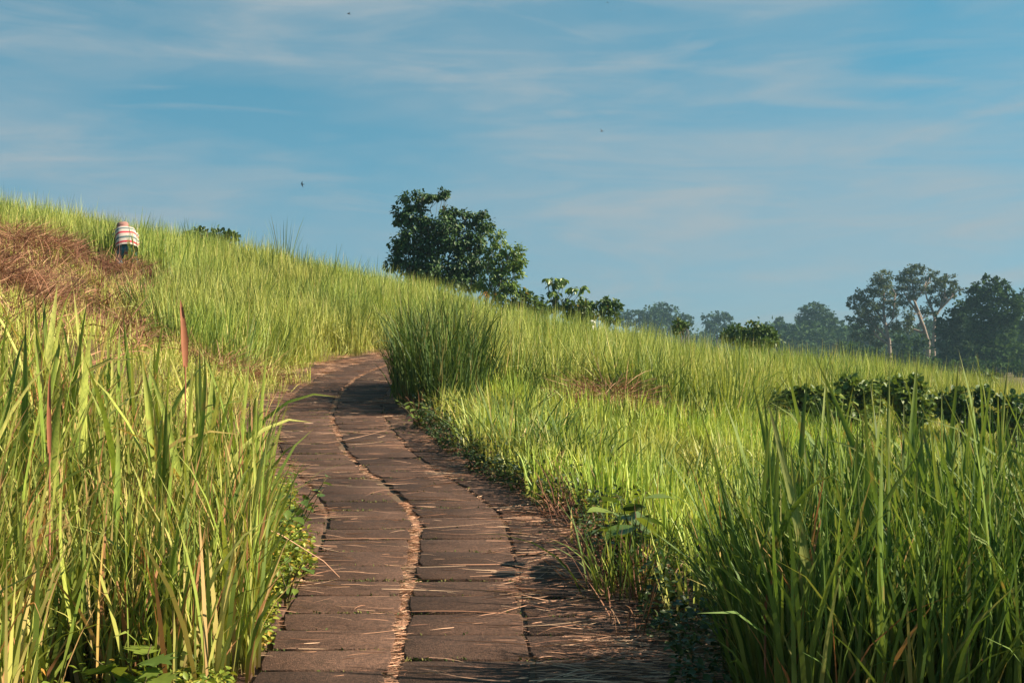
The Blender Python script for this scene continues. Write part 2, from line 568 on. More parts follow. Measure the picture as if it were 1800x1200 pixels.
M_RUST = leafy("dry_rust_leaf", [(0, (.17, .065, .033)), (1, (.25, .10, .05))], trans=.15, rough=.6, spec=.3, vein=True)
M_HAY = leafy("cut_hay", [(0, (.07, .028, .017)), (.35, (.18, .078, .046)), (.7, (.32, .165, .095)), (1, (.47, .31, .18))], trans=.15, rough=.7, spec=.25,
              patch=((.10, .045, .026), .9, .7))
M_STRAW = leafy("straw", [(0, (.19, .09, .055)), (.4, (.36, .19, .115)), (.8, (.50, .30, .19)), (1, (.60, .43, .28))], trans=.12, rough=.6, spec=.3)
M_MOSS = leafy("moss", [(0, (.03, .05, .01)), (.5, (.07, .095, .02)), (1, (.14, .12, .035))], trans=.15, rough=.8)
M_WEED = leafy("creeping_weed", [(0, (.014, .03, .008)), (.5, (.028, .054, .012)), (.9, (.055, .085, .02)), (1, (.14, .08, .03))], trans=.25, rough=.5)
M_WEED_Y = leafy("yellow_green_weed", [(0, (.07, .12, .018)), (.5, (.17, .23, .03)), (.9, (.30, .30, .045)), (1, (.36, .18, .035))], trans=.35, rough=.5)
M_TREE = leafy("tree_leaf", [(0, (.018, .042, .015)), (.5, (.03, .066, .018)), (.9, (.05, .10, .025)), (1, (.09, .12, .036))], trans=.22, rough=.5, spec=.35)
M_TREE_L = leafy("light_tree_leaf", [(0, (.055, .10, .022)), (.5, (.10, .165, .032)), (1, (.17, .24, .055))], trans=.35, rough=.42, spec=.45)
M_BUSH = leafy("bush_leaf", [(0, (.032, .065, .016)), (.5, (.055, .10, .022)), (.92, (.09, .145, .032)), (1, (.22, .15, .03))], trans=.3, rough=.5, spec=.35)
M_HEDGE = leafy("glossy_leaf", [(0, (.04, .075, .016)), (.5, (.08, .13, .025)), (.85, (.14, .19, .036)), (1, (.24, .26, .06))], trans=.3, rough=.5, spec=.35)
M_FAR = leafy("far_leaf", [(0, (.018, .042, .016)), (.6, (.032, .066, .022)), (1, (.052, .09, .03))], trans=.2, rough=.9, spec=.1)
ALB = (1.1, 1.1, 1.1)
M_VINE = leafy("vine_leaf", [(0, (.014, .036, .010)), (.5, (.03, .066, .015)), (1, (.07, .12, .026))], trans=.25, rough=.9, spec=.1)
M_GREY = leafy("grey_leaf", [(0, (.04, .06, .022)), (.6, (.07, .095, .034)), (1, (.12, .125, .05))], trans=.22, rough=.9, spec=.1)
M_ORANGE = leafy("orange_leaf", [(0, (.50, .16, .02)), (1, (.62, .28, .04))], trans=.3, rough=.5)
M_BIGLEAF = leafy("broad_weed_leaf", [(0, (.06, .105, .025)), (.5, (.10, .16, .03)), (1, (.19, .24, .04))], trans=.35, rough=.42, spec=.45, vein=True, obj_rand=True)
M_BARK = solid("grey_bark", (.07, .055, .042), (.15, .125, .10), 9, .9, .4, 40)
M_PALE = solid("pale_bark", (.17, .125, .10), (.32, .25, .205), 1.2, .8, .2, 12, coord='Generated')
M_STEM = solid("green_stem", (.07, .08, .025), (.14, .09, .04), 20, .6)
M_SOIL = solid("soil", (.075, .045, .028), (.15, .095, .055), 3, .95, .5, 24)
M_SLAB = slab_material()


def terrain_material():
    m, nt = new_mat("grassy_earth")
    geo = N(nt, "ShaderNodeNewGeometry")
    n1 = N(nt, "ShaderNodeTexNoise", i_Scale=.5, i_Detail=7.0, i_Roughness=.65)
    L(nt, geo.outputs['Position'], n1.inputs['Vector'])
    n2 = N(nt, "ShaderNodeTexNoise", i_Scale=9.0, i_Detail=6.0, i_Roughness=.7)
    L(nt, geo.outputs['Position'], n2.inputs['Vector'])
    soil = mix(nt, n2.outputs[0], (.05, .035, .018), (.17, .105, .05))
    gr = mix(nt, n1.outputs[0], (.05, .075, .018), (.15, .155, .045))
    col = mix(nt, ramp(nt, n2.outputs[0], [(.4, (0, 0, 0)), (.6, (1, 1, 1))]), soil, gr)
    a = N(nt, "ShaderNodeAttribute", attribute_name="bare")
    col = mix(nt, a.outputs['Fac'], mix(nt, .35, col, soil), soil)
    p = N(nt, "ShaderNodeBsdfPrincipled", i_Roughness=.95)
    p.inputs['Specular IOR Level'].default_value = .15
    L(nt, col, p.inputs['Base Color'])
    b = N(nt, "ShaderNodeBump", i_Strength=.6, i_Distance=.05)
    L(nt, n2.outputs[0], b.inputs['Height'])
    L(nt, b.outputs[0], p.inputs['Normal'])
    out = N(nt, "ShaderNodeOutputMaterial")
    L(nt, p.outputs[0], out.inputs[0])
    return m


M_GROUND = terrain_material()

# ------------------------------------------------------------------ ground sheet and path
u = np.linspace(-1, 1, 241)
gx = 26 * u + 2600 * np.sign(u) * np.abs(u) ** 7
v = np.linspace(0, 1, 300)
gy = -12 + 70 * v + 3600 * v ** 8
GX, GY = np.meshgrid(gx, gy)
GZ = ground(GX, GY)
s_ = np.abs(GX - xc(GY))
GZ -= .07 * (1 - smooth(1.15, 1.45, s_)) * (1 - smooth(24, 27, GY))
nx, ny = len(gx), len(gy)
ii = np.arange(nx * ny).reshape(ny, nx)
quads = np.stack([ii[:-1, :-1], ii[:-1, 1:], ii[1:, 1:], ii[1:, :-1]], -1).reshape(-1, 4)
bare = np.maximum(hay_zone(GX, GY), 1 - smooth(1.3, 1.9, s_))
me = mk("terrain", np.stack([GX, GY, GZ], -1), [quads], {"bare": bare}, True)
tag(obj("terrain", me, M_GROUND), kind="structure")

# path bed (earth the slabs are laid in) and its slabs
yy = np.arange(-5.0, 27.0, .4)
off = np.array([-1.36, -1.22, -.6, 0, .6, 1.22, 1.36])
PX = xc(yy)[:, None] + off[None]
PZ = .064 * yy[:, None] - np.array([.09, .022, .018, .020, .018, .022, .09])[None]
V = np.stack([PX, np.broadcast_to(yy[:, None], PX.shape), PZ], -1)
ii = np.arange(V.shape[0] * 7).reshape(-1, 7)
path = obj("path", mk("path", V, [np.stack([ii[:-1, :-1], ii[:-1, 1:], ii[1:, 1:], ii[1:, :-1]], -1).reshape(-1, 4)], None, True), M_SOIL)
tag(path, "brown concrete slab footpath bending away uphill between the grass", None, None, "structure")

COLS = [(-1.19, -.605), (-.585, -.03), (.03, .588), (.606, 1.19)]
joints = []          # (x0, x1, y) of cross joints for the moss and straw
for ci, (o0, o1) in enumerate(COLS):
    y = 2.6 + rng.uniform(0, .3)
    while y < 26:
        ln = rng.uniform(.29, .37)
        g = rng.uniform(.004, .011)
        y0, y1 = y, y + ln - g
        j = rng.normal(0, .012, 8)
        dz = rng.normal(0, .003)
        tl = rng.normal(0, .0035, 2)
        q = [(xc(y0) + o0 + j[0], y0 + j[1] * .6), (xc(y0) + o1 + j[2], y0 + j[3] * .6), (xc(y1) + o1 + j[4], y1 + j[5] * .6), (xc(y1) + o0 + j[6], y1 + j[7] * .6)]
        cx, cyy = sum(p[0] for p in q) / 4, sum(p[1] for p in q) / 4

        # outline: each side gets two extra chipped points
        ring = []
        for k in range(4):
            a, b = np.array(q[k]), np.array(q[(k + 1) % 4])
            c = np.array([cx, cyy])
            for t in (0.03, .35, .68):
                p = a + (b - a) * t
                p = p + (c - p) / np.linalg.norm(c - p) * max(0, rng.normal(.002, .004))
                ring.append(p)
        ring = np.array(ring)
        c = np.array([cx, cyy])
        inset = ring + (c - ring) / np.linalg.norm(c - ring, axis=1, keepdims=True) * rng.uniform(.004, .010, (12, 1))
        ztop = .064 * inset[:, 1] + dz + tl[0] * (inset[:, 0] - cx) + tl[1] * (inset[:, 1] - cyy)
        zmid = .064 * ring[:, 1] + dz - rng.uniform(.002, .006, 12)
        zb = .064 * ring[:, 1] - .06
        Vs = np.concatenate([np.column_stack([ring, zb]), np.column_stack([ring, zmid]), np.column_stack([inset, ztop])])
        k = np.arange(12)
        k2 = (k + 1) % 12
        side = np.concatenate([np.stack([k, k2, k2 + 12, k + 12], -1), np.stack([k + 12, k2 + 12, k2 + 24, k + 24], -1)])
        o = obj("slab", mk("slab", Vs, [side, (np.arange(12) + 24)[None]]), M_SLAB, path)
        joints.append((xc(y1) + o0, xc(y1) + o1, y1 + g / 2))
        y += ln

# ------------------------------------------------------------------ scattered grass (stuff)


def scatter(name, label, cat, P, rot, scl, variants):
    """one object of kind stuff: clump meshes set on the points P by geometry nodes"""
    n = len(P)
    me = bpy.data.meshes.new(name)
    me.vertices.add(n)
    me.vertices.foreach_set("co", np.asarray(P, np.float32).ravel())
    a = me.attributes.new("rot", 'FLOAT_VECTOR', 'POINT')
    a.data.foreach_set("vector", np.asarray(rot, np.float32).ravel())
    a = me.attributes.new("scl", 'FLOAT_VECTOR', 'POINT')
    a.data.foreach_set("vector", np.asarray(scl, np.float32).ravel())
    a = me.attributes.new("idx", 'INT', 'POINT')
    a.data.foreach_set("value", rng.integers(0, len(variants), n).astype(np.int32))
    o = obj(name, me)
    ng = bpy.data.node_groups.new(name, 'GeometryNodeTree')
    ng.interface.new_socket("Geometry", in_out='INPUT', socket_type='NodeSocketGeometry')
    ng.interface.new_socket("Geometry", in_out='OUTPUT', socket_type='NodeSocketGeometry')
    gi, go = ng.nodes.new("NodeGroupInput"), ng.nodes.new("NodeGroupOutput")
    join = ng.nodes.new("GeometryNodeJoinGeometry")
    for vo in reversed(variants):
        oi = ng.nodes.new("GeometryNodeObjectInfo")
        oi.inputs['Object'].default_value = vo
        gti = ng.nodes.new("GeometryNodeGeometryToInstance")
        ng.links.new(oi.outputs['Geometry'], gti.inputs[0])
        ng.links.new(gti.outputs[0], join.inputs[0])
    iop = ng.nodes.new("GeometryNodeInstanceOnPoints")
    iop.inputs['Pick Instance'].default_value = True
    ng.links.new(gi.outputs[0], iop.inputs['Points'])
    ng.links.new(join.outputs[0], iop.inputs['Instance'])
    for nm, typ, sock in (("rot", 'FLOAT_VECTOR', 'Rotation'), ("scl", 'FLOAT_VECTOR', 'Scale'), ("idx", 'INT', 'Instance Index')):
        na = ng.nodes.new("GeometryNodeInputNamedAttribute")
        na.data_type = typ
        na.inputs['Name'].default_value = nm
        src = na.outputs['Attribute']
        if nm == "rot":
            er = ng.nodes.new("FunctionNodeEulerToRotation")
            ng.links.new(src, er.inputs[0])
            src = er.outputs[0]
        ng.links.new(src, iop.inputs[sock])
    ng.links.new(iop.outputs[0], go.inputs[0])
    md = o.modifiers.new("scatter", 'NODES')
    md.node_group = ng
    return tag(o, label, cat, None, "stuff")


def clump_variants(prefix, k, n, rad, Lr, Wr, mat, lean=.16, curv=(.2, .35), segs=3, fold=0, brk=None):
    out = []
    for i in range(k):
        rr = rad * np.sqrt(rng.random(n))
        an = rng.random(n) * 2 * np.pi
        base = np.column_stack([rr * np.cos(an), rr * np.sin(an), np.full(n, -.02)])
        az = an + rng.normal(0, .9, n)
        Ln = rng.uniform(Lr[0], Lr[1], n)
        W = rng.uniform(Wr[0], Wr[1], n)
        lodged = i % 4 == 3
        bb = brk(n) if brk else np.clip(rng.uniform(.18, .66) + rng.normal(0, .27, n), 0, 1)
        if lodged:
            az = rng.normal(rng.random() * 6.28, .8, n)
        V, P, A = blades(base, az, Ln, W, np.abs(rng.normal(.22 * lodged, lean * (1.8 if lodged else 1), n)), np.abs(rng.normal(curv[0] + .5 * lodged, curv[1] * (1.6 if lodged else 1), n)), segs + lodged, fold, br=bb)
        out.append(obj(prefix, mk(prefix, V, P, A), mat, link=False))
    return out


def points(x0, x1, y0, y1, dens, keep):
    n = int((x1 - x0) * (y1 - y0) * dens)
    x, y = rng.uniform(x0, x1, n), rng.uniform(y0, y1, n)
    k = (np.abs(x) < .4 * y * 1.05 + 2.0)           # what the camera, or one a step aside, can see
    x, y = x[k], y[k]
    pr = keep(x, y)
    k = rng.random(len(x)) < pr
    x, y = x[k], y[k]
    return np.column_stack([x, y, ground(x, y)])


def rots(n, tilt=.1, wind=(0, 0)):
    return np.column_stack([rng.normal(wind[0], tilt, n), rng.normal(wind[1], tilt, n), rng.random(n) * 6.283])


def scl(n, lo, hi, patch=None):
    s = rng.uniform(lo, hi, n)
    if patch is not None:
        s = s * patch
    w = rng.uniform(.85, 1.2, n)
    return np.column_stack([w, w, s])


def tall_edge(x):
    return 15.9 + .22 * np.clip(x, -2, 8) + .35 * vnoise(x, x * 0, .7, 9) + 5.5 * smooth(2.9, 4.4, x)


def sdist(x, y):
    return x - xc(y)


def k_tall(x, y):
    s = sdist(x, y)
    right = (s > 1.25) & (y > tall_edge(x))
    left = (s < -1.55 - .25 * vnoise(x, y, .5, 2)) & (y > 18.6 + .5 * vnoise(x, y, .6, 8)) & (hay_zone(x, y) < .25)
    back = y > 26.5
    ok = (right | left | back) & ((np.abs(s) > 1.25) | (y > 26))
    pers = (np.abs(x + 8.15) < .42) & (y < 27.9)
    ok &= ~pers & (y < 50)
    hedge = ((x - 6.0) / 2.9) ** 2 + ((y - 22.3) / 1.2) ** 2 < 1
    ok &= ~hedge & ~(((x - 9.6) / 3.2) ** 2 + ((y - 23.2) / 2.2) ** 2 < 1)
    return ok * np.where(y > 38, .45, 1.0)


field_v = clump_variants("field_clump", 9, 34, .22, (.30, 1.0), (.011, .022), M_FIELD, .13, (.14, .32), 3)
P = points(-24, 26, 15, 50, 21, k_tall)
n = len(P)
fr = (1 - smooth(0, 1.3, P[:, 1] - tall_edge(P[:, 0]))) * (sdist(P[:, 0], P[:, 1]) > 0)
pt = 1 + .28 * fr + .16 * vnoise(P[:, 0], P[:, 1], 1.3, 4) + .14 * vnoise(P[:, 0], P[:, 1], .35, 6)
scatter("tall_grass", "tall yellow-green grass covering the slope and the field on the right", None, P, rots(n, .12, (0, .05)), scl(n, .7, 1.25, pt), field_v)

# taller stalks poking above the field and along the skyline
stalk_v = clump_variants("stalk_clump", 4, 7, .12, (.7, 1.35), (.010, .016), M_LUSH, .22, (.15, .3), 4)
P = points(-22, 22, 17, 44, .55, lambda x, y: k_tall(x, y) * np.where((y > 30) & (y < 38), 1, .5))
n = len(P)
scatter("grass_stalks", "scattered darker grass stalks standing above the field grass", None, P, rots(n, .12), scl(n, .8, 1.2), stalk_v)

# darker denser tussocks inside the tall grass
tus_v = clump_variants("tussock", 5, 70, .26, (.5, 1.15), (.012, .022), M_LUSH, .24, (.4, .5), 5)
P = points(-14, 14, 15.5, 36, 3.0, lambda x, y: k_tall(x, y) * np.where((y - tall_edge(x) < 1.2) & (x > -1.2), .95, .38 * (vnoise(x, y, 1.6, 12) > -.1)) * np.where((y < 21) | (x < -1), 1, .4))  # dense front row: dark grass colour stands in for shade under the edge
n = len(P)
scatter("green_tussocks", "darker green tussocks mixed into the tall grass", None, P, rots(n, .1), scl(n, .8, 1.15), tus_v)


def k_short(x, y):
    s = sdist(x, y)
    e2 = ((x - 9.6) / 3.2) ** 2 + ((y - 23.2) / 2.2) ** 2 < 1
    ok = (s > 1.12 + .12 * vnoise(x, y, .5, 1)) & ((y < tall_edge(x) + .3) | e2) & (y > 6.3) & ~((y < 6.9) & (x > 1.0))
    return ok * (.62 + .38 * (vnoise(x, y, 1.1, 5) > -.25))


short_v = clump_variants("short_clump", 8, 26, .17, (.18, .52), (.013, .025), M_SHORT, .13, (.12, .25), 3)
P = points(-3, 13, 6, 25.5, 19, k_short)
n = len(P)
s = sdist(P[:, 0], P[:, 1])
pt = (1 - .55 * smooth(16, 19, P[:, 1]) * smooth(3, 4.5, P[:, 0])) * (.78 + .2 * smooth(1.1, 2.0, s) + .22 * vnoise(P[:, 0], P[:, 1], .55, 3)) * (1 - .35 * smooth(2.6, 4.0, P[:, 0]) * (1 - smooth(11, 14, P[:, 1])))
scatter("short_grass", "bright short green grass on the mown strip right of the path", None, P, rots(n, .08), scl(n, .85, 1.2, pt), short_v)


P = points(-3, 10, 6.6, 18, 2.2, lambda x, y: k_short(x, y) * np.where(sdist(x, y) < 2.0, .9, .45))
n = len(P)
scatter("strip_tussocks", "darker tufts standing among the short grass right of the path", None, P, rots(n, .18), scl(n, .38, .62), tus_v)
dry_v = clump_variants("dry_tuft", 4, 26, .16, (.15, .5), (.006, .011), M_HAY, .5, (.5, .6), 4)
P = points(-3, 8, 5.5, 18, 7, lambda x, y: ((sdist(x, y) > 1.0) & (sdist(x, y) < 1.5)) * .8 + ((sdist(x, y) > 1.5) & (y < tall_edge(x))) * (vnoise(x, y, .9, 21) > .25) * .8)
n = len(P)
scatter("dry_tufts", "brown dry grass bits along the right path edge and in the strip", None, P, rots(n, .25), scl(n, .6, 1.1), dry_v)

# verge grass left of the path, thin and half dry
def k_verge(x, y):
    s = sdist(x, y)
    ok = (s < -1.12) & (s > -3.2) & (y > 8) & (y < 27) & (y > 18.6) | ((s < -1.15) & (y > 8.3) & (y <= 19) & (hay_zone(x, y) < .6)) | ((x < -3) & (y > 9) & (y < 18.5) & (hay_zone(x, y) < .7))
    return ok * .8


verge_v = clump_variants("verge_clump", 6, 30, .17, (.12, .42), (.007, .013), M_SHORT, .3, (.4, .5), 3, brk=lambda n: np.clip(rng.beta(2.2, 1.4, n), 0, 1))
P = points(-11, 0, 8, 27, 16, k_verge)
n = len(P)
scatter("verge_grass", "thin half-dry verge grass along the left side of the path", None, P, rots(n, .2), scl(n, .7, 1.25), verge_v)


# mown hay on the slope: matted straws, and stubble coming through
def hay_variants(prefix, k, n, rad, hgt, Lr, mat):
    out = []
    for i in range(k):
        rr = rad * np.sqrt(rng.random(n))
        an = rng.random(n) * 2 * np.pi
        main = rng.normal(0, .55, n) + rng.integers(0, 2, n) * np.pi
        base = np.column_stack([rr * np.cos(an), rr * np.sin(an), hgt * rng.random(n) * (1 - (rr / rad) ** 2)])
        Ln = rng.uniform(Lr[0], Lr[1], n)
        V, P, A = blades(base, main, Ln, rng.uniform(.008, .018, n), rng.normal(1.25, .3, n), rng.normal(.45, .4, n), 4, 0, tw0=rng.normal(0, 1, n))
        out.append(obj(prefix, mk(prefix, V, P, A), mat, link=False))
    return out


hay_v = hay_variants("hay_clump", 6, 60, .34, .10, (.25, .65), M_HAY)
P = points(-16, -2.5, 11, 28, 10, lambda x, y: hay_zone(x, y) * (.22 + .78 * (vnoise(x, y, .85, 7) > .0)) * (.45 + .55 * smooth(17.5, 21, y)))
n = len(P)
scatter("cut_hay", "brown matted hay lying on the mown slope below the stooping person", None, P, rots(n, .22), scl(n, .7, 1.6), hay_v)
stub_v = clump_variants("stubble", 5, 18, .16, (.15, .45), (.009, .016), M_SHORT, .22, (.2, .3), 3, brk=lambda n: np.clip(rng.beta(3, 1.3, n), 0, 1))
P = points(-16, -2.5, 11, 28, 17, lambda x, y: np.minimum(hay_zone(x, y), .9) * (.40 + .60 * (vnoise(x, y, 1.1, 15) > .0)))
n = len(P)
scatter("stubble", "yellow-green stubble standing through the hay on the left slope", None, P, rots(n, .15), scl(n, .7, 1.3), stub_v)

# hay heaps (things one can point at)
def heap(name, label, c, rad, hgt, n, mat=M_HAY):
    rr = np.sqrt(rng.random(n))
    an = rng.random(n) * 6.283
    x, y = c[0] + rr * rad[0] * np.cos(an), c[1] + rr * rad[1] * np.sin(an)
    z = ground(x, y) + hgt * (1 - rr ** 2) * rng.uniform(.55, 1.0, n) + .02
    V, P, A = blades(np.column_stack([x, y, z]), an + rng.normal(0, .8, n), rng.uniform(.3, .7, n), rng.uniform(.007, .012, n),
                     rng.normal(1.2, .3, n), rng.normal(.5, .3, n), 4, 0, tw0=rng.normal(0, 1, n))
    V[:, 2] -= 0
    o = obj(name, mk(name, V - np.array([c[0], c[1], 0]), P, A), mat, loc=(c[0], c[1], 0))
    return tag(o, label, "hay heap", "heaps of cut grass", "stuff")


heap("hay_heap", "dark brown heap of cut grass at the left edge of the mown slope", (-8.0, 19.6), (1.2, .9), .6, 2200)
heap("hay_heap", "ridge of reddish hay on the brow left of the person", (-9.9, 25.4), (1.7, .8), .55, 2600)
heap("hay_heap", "low hay mound right in front of the stooping person", (-7.7, 25.5), (1.0, .5), .30, 1100)
heap("hay_heap", "flat pile of long cut stems beside the left path verge", (-4.15, 18.1), (.9, .4), .16, 700)
heap("hay_heap", "small reddish-brown hay pile in the short grass right of the path", (1.15, 15.4), (.55, .35), .42, 700)

# ------------------------------------------------------------------ litter, moss and weeds on and beside the path
S = []


def straw(n, x, y, az, Ln, W, lift=.004, name=None):
    z = .064 * y + lift + rng.random(len(x)) * .012
    V, P, A = blades(np.column_stack([x, y, z]), az, Ln, W, rng.normal(1.53, .05, len(x)), rng.normal(.04, .09, len(x)), 4, 0, tw0=rng.normal(0, .5, len(x)), tw1=rng.normal(0, .3, len(x)))
    vper = len(V) // len(x)
    bend_ = np.repeat(rng.normal(0, .45, len(x)) * Ln, vper) * A["bt"] * (A["bt"] - .6 * np.repeat(rng.random(len(x)), vper))
    V[:, 0] -= np.repeat(np.sin(az), vper) * bend_
    V[:, 1] += np.repeat(np.cos(az), vper) * bend_
    S.append((V, P, A))


def across(n):
    return rng.integers(0, 2, n) * np.pi + rng.normal(0, .28, n)


# along the four column joints: matted short bits
for o_, wid, dens in ((0.0, .040, 420), (.597, .016, 120), (-.595, .016, 120)):
    n = int(dens * 20)
    y = 3.5 + 20 * rng.random(n)
    keep = vnoise(y, y * 0 + o_ * 5, .35, 2) > (-.2 if o_ == 0 else .15)
    if o_ == 0:
        keep |= (y < 9.3) & (rng.random(n) < .45)
    keep &= rng.random(n) < np.where(y > 9.5, .6, 1)
    y = y[keep]
    n = len(y)
    x = xc(y) + o_ + rng.normal(0, wid * .55, n)
    az = across(n) + rng.normal(0, .75, n)
    Ln = rng.uniform(.03, .10, n)
    straw(n, x - .5 * Ln * np.cos(az), y, az, Ln, rng.uniform(.003, .006, n), -.014)
# drifts on the outer columns
for lo, hi, n, p in ((.45, 1.5, 19000, 1.0), (-1.5, -.5, 12000, 1.0), (-1.2, 1.2, 2000, 1.0)):
    y = 3.6 + 21 * rng.random(n) ** 1.1
    s = lo + (hi - lo) * (rng.random(n) ** (.6 if lo > 0 else 1.6 if lo < -1.3 else 1))
    k = (vnoise(s * 2, y, .55, 6) > .05) | (lo == -1.2)
    if lo > 0:
        k |= (y < 9) & (rng.random(n) < .25)
    y, s = y[k], s[k]
    n = len(y)
    az = across(n)
    Ln = np.where(rng.random(n) < .2, rng.uniform(.2, .5, n), rng.uniform(.05, .2, n))
    straw(n, xc(y) + s - .5 * Ln * np.cos(az), y, az, Ln, rng.uniform(.003, .007, n), .004)
# a few long pale stems
n = 90
y = 4.5 + 17 * rng.random(n)
az = across(n)
Ln = rng.uniform(.3, .8, n)
straw(n, xc(y) + rng.uniform(-1.1, 1.1, n) - .5 * Ln * np.cos(az), y, az, Ln, rng.uniform(.004, .008, n), .006)
g = Geo()
Vs, Qs, Ts, As, nn = [], [], [], [], 0
for V, P, A in S:
    Vs.append(V)
    Qs.append(P[0] + nn)
    Ts.append(P[1] + nn)
    As.append(A["br"])
    nn += len(V)
tag(obj("straw_litter", mk("straw_litter", np.concatenate(Vs), [np.concatenate(Qs), np.concatenate(Ts)], {"br": np.concatenate(As)}), M_STRAW),
    "dry pinkish straw littering the slab joints and path edges", None, None, "stuff")

# moss and grass bits in the cross joints
g = Geo()
for x0, x1, y in joints:
    if y > 15:
        continue
    n = int(rng.uniform(20, 130) * (1.2 if x1 < xc(y) else .7))
    x = rng.uniform(x0, x1, n)
    k = vnoise(x, x * 0 + y * 7, .18, 3) > -.25
    x = x[k]
    n = len(x)
    Pm = np.column_stack([x, y + rng.normal(0, .009, n), np.full(n, .064 * y - .012) + rng.random(n) * .012])
    ax = np.column_stack([rng.normal(0, 1, n), rng.normal(0, 1, n), rng.uniform(.2, 1.2, n)])
    V, PP, b = leaves(Pm, ax, rng.normal(0, 1, (n, 3)), rng.uniform(.008, .022, n), .5, (CARD_V, CARD_P))
    g.add(V, PP, b)
tag(obj("joint_moss", g.mesh("joint_moss"), M_MOSS), "green moss growing in the cross joints of the slabs", None, None, "stuff")


def weeds(name, label, n, fy, fs, hgt, size, mat):
    y = fy(n)
    s = fs(n, y)
    x = xc(y) + s
    z = ground(x, y)
    h = hgt * rng.random(n) ** 1.3 * (.5 + .8 * (vnoise(x, y, .3, 4) * .5 + .5))
    Pm = np.column_stack([x, y, z + h])
    ax = np.column_stack([rng.normal(-.3, 1, n), rng.normal(-.3, 1, n), rng.normal(.25, .5, n)])
    V, PP, b = leaves(Pm, ax, np.column_stack([rng.normal(0, .5, n), rng.normal(0, .5, n), np.ones(n)]), rng.uniform(size[0], size[1], n), rng.uniform(.5, .8, n))
    g = Geo()
    g.add(V, PP, b)
    tag(obj(name, g.mesh(name), mat), label, None, None, "stuff")


weeds("creeping_weeds", "dark low creeping weeds along the right edge of the path", 9500, lambda n: 4.4 + 12.5 * rng.random(n),
      lambda n, y: 1.16 - .16 * smooth(6.5, 8, y) - .10 * smooth(8.5, 9.5, y) + .32 * np.abs(rng.normal(0, 1, n)) * rng.random(n) ** .5 + .1 * vnoise(y, y * 0, .4, 8), .24, (.02, .045), M_WEED)
weeds("yellow_green_weeds", "yellow-green weeds spilling over the left edge of the path", 17000, lambda n: 4.3 + 4.8 * rng.random(n),
      lambda n, y: -.60 - .04 * smooth(6.5, 5.2, y) - .18 * smooth(7, 8, y) - .30 * np.abs(rng.normal(0, 1, n)) + .10 * vnoise(y, y * 0, .35, 8), .24, (.018, .042), M_WEED_Y)
weeds("verge_weeds", "low green weeds at the far left verge before the tall grass", 4500, lambda n: 9 + 12 * rng.random(n),
      lambda n, y: -1.3 - .7 * rng.random(n), .14, (.025, .05), M_WEED_Y)

# ------------------------------------------------------------------ foreground clumps: every broad blade its own part
BL, BLR = [], []
for i in range(16):
    c = [0.05, .12, .2, .3, .45, .65, .95, 1.5][i % 8] * rng.uniform(.8, 1.2)
    V, P, A = blades(np.zeros((1, 3)), [0.0], [1.0], [.030], [rng.uniform(.0, .06)], [c], 8, .45, tw0=np.array([rng.normal(0, .3)]), tw1=np.array([rng.normal(0, .9)]), power=2.2)
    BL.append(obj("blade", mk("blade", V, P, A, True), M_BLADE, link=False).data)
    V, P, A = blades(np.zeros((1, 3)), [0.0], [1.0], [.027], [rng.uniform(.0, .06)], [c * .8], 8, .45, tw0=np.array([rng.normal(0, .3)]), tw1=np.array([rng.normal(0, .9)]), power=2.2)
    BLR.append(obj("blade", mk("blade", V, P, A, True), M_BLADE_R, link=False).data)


def fore_clump(label, xr, yr, nb, nfill, Lr, Lf, bl, fill_mat, group, wid=1.0, mask=None, dry=.0, lean0=0.0):
    cx_, cy_ = (xr[0] + xr[1]) / 2, (yr[0] + yr[1]) / 2
    root = empty("tall_grass_clump", (cx_, cy_, float(ground(cx_, cy_))), label, "grass clump", group)
    rl = np.array(root.location)

    def pos(n):
        x, y = rng.uniform(*xr, n * 6), rng.uniform(*yr, n * 6)
        k = np.ones(len(x), bool) if mask is None else mask(x, y)
        x, y = x[k][:n], y[k][:n]
        return np.column_stack([x, y, ground(x, y)])
    P = pos(nb)
    for p in P:
        o = obj("blade", random.choice(bl), None, root)
        o.location = p - rl - np.array([0, 0, .02])
        ln = rng.uniform(*Lr)
        o.scale = (ln, ln * rng.uniform(.8, 1.45) * wid, ln)
        o.rotation_euler = (rng.normal(0, .09), rng.normal(lean0, .10), rng.random() * 6.283)
    P = pos(int(nfill * (.95 if fill_mat is M_FORE else .8)))
    n = len(P)
    V, PP, A = blades(P - rl, rng.random(n) * 6.283, rng.uniform(*Lf, n) * rng.uniform(.75, 1, n), rng.uniform(.008, .022, n) * wid, np.abs(rng.normal(0, .13, n)), np.abs(rng.normal(.3, .55, n)), 5, 0,
                      br=np.clip(rng.random(n) + dry * rng.random(n), 0, 1))
    u_ = obj("undergrowth", mk("undergrowth", V, PP, A), fill_mat, root)
    u_["kind"] = "stuff"
    return root


lm = lambda x, y: (x < xc(y) - .62 - .04 * smooth(5.0, 5.8, y) - .26 * smooth(6.2, 7.4, y) + .1 * vnoise(x, y, .4, 3)) & (x > -.4 * y - .9) & ~((x > -1.75) & (y < 4.95))
LG = "tall broad grass left of the path"
fore_clump("tall sunlit grass in the lower left corner, nearest the left edge", (-3.4, -1.95), (4.5, 5.9), 70, 2600, (.85, 1.35), (.4, 1.15), BL, M_FORE, LG, wid=1.5, mask=lm, dry=.12)
fore_clump("reddish-based sunlit grass at lower left beside the nearest slabs", (-2.0, -.98), (4.3, 6.4), 55, 2200, (.65, 1.1), (.35, .95), BL, M_FORE, LG, wid=1.5, mask=lm, dry=.15)
fore_clump("tall pointed grass in front of the hay slope at the left edge", (-4.2, -2.5), (5.9, 8.3), 100, 3000, (.95, 1.5), (.4, 1.2), BL, M_FORE, LG, wid=1.5, mask=lm, dry=.2)
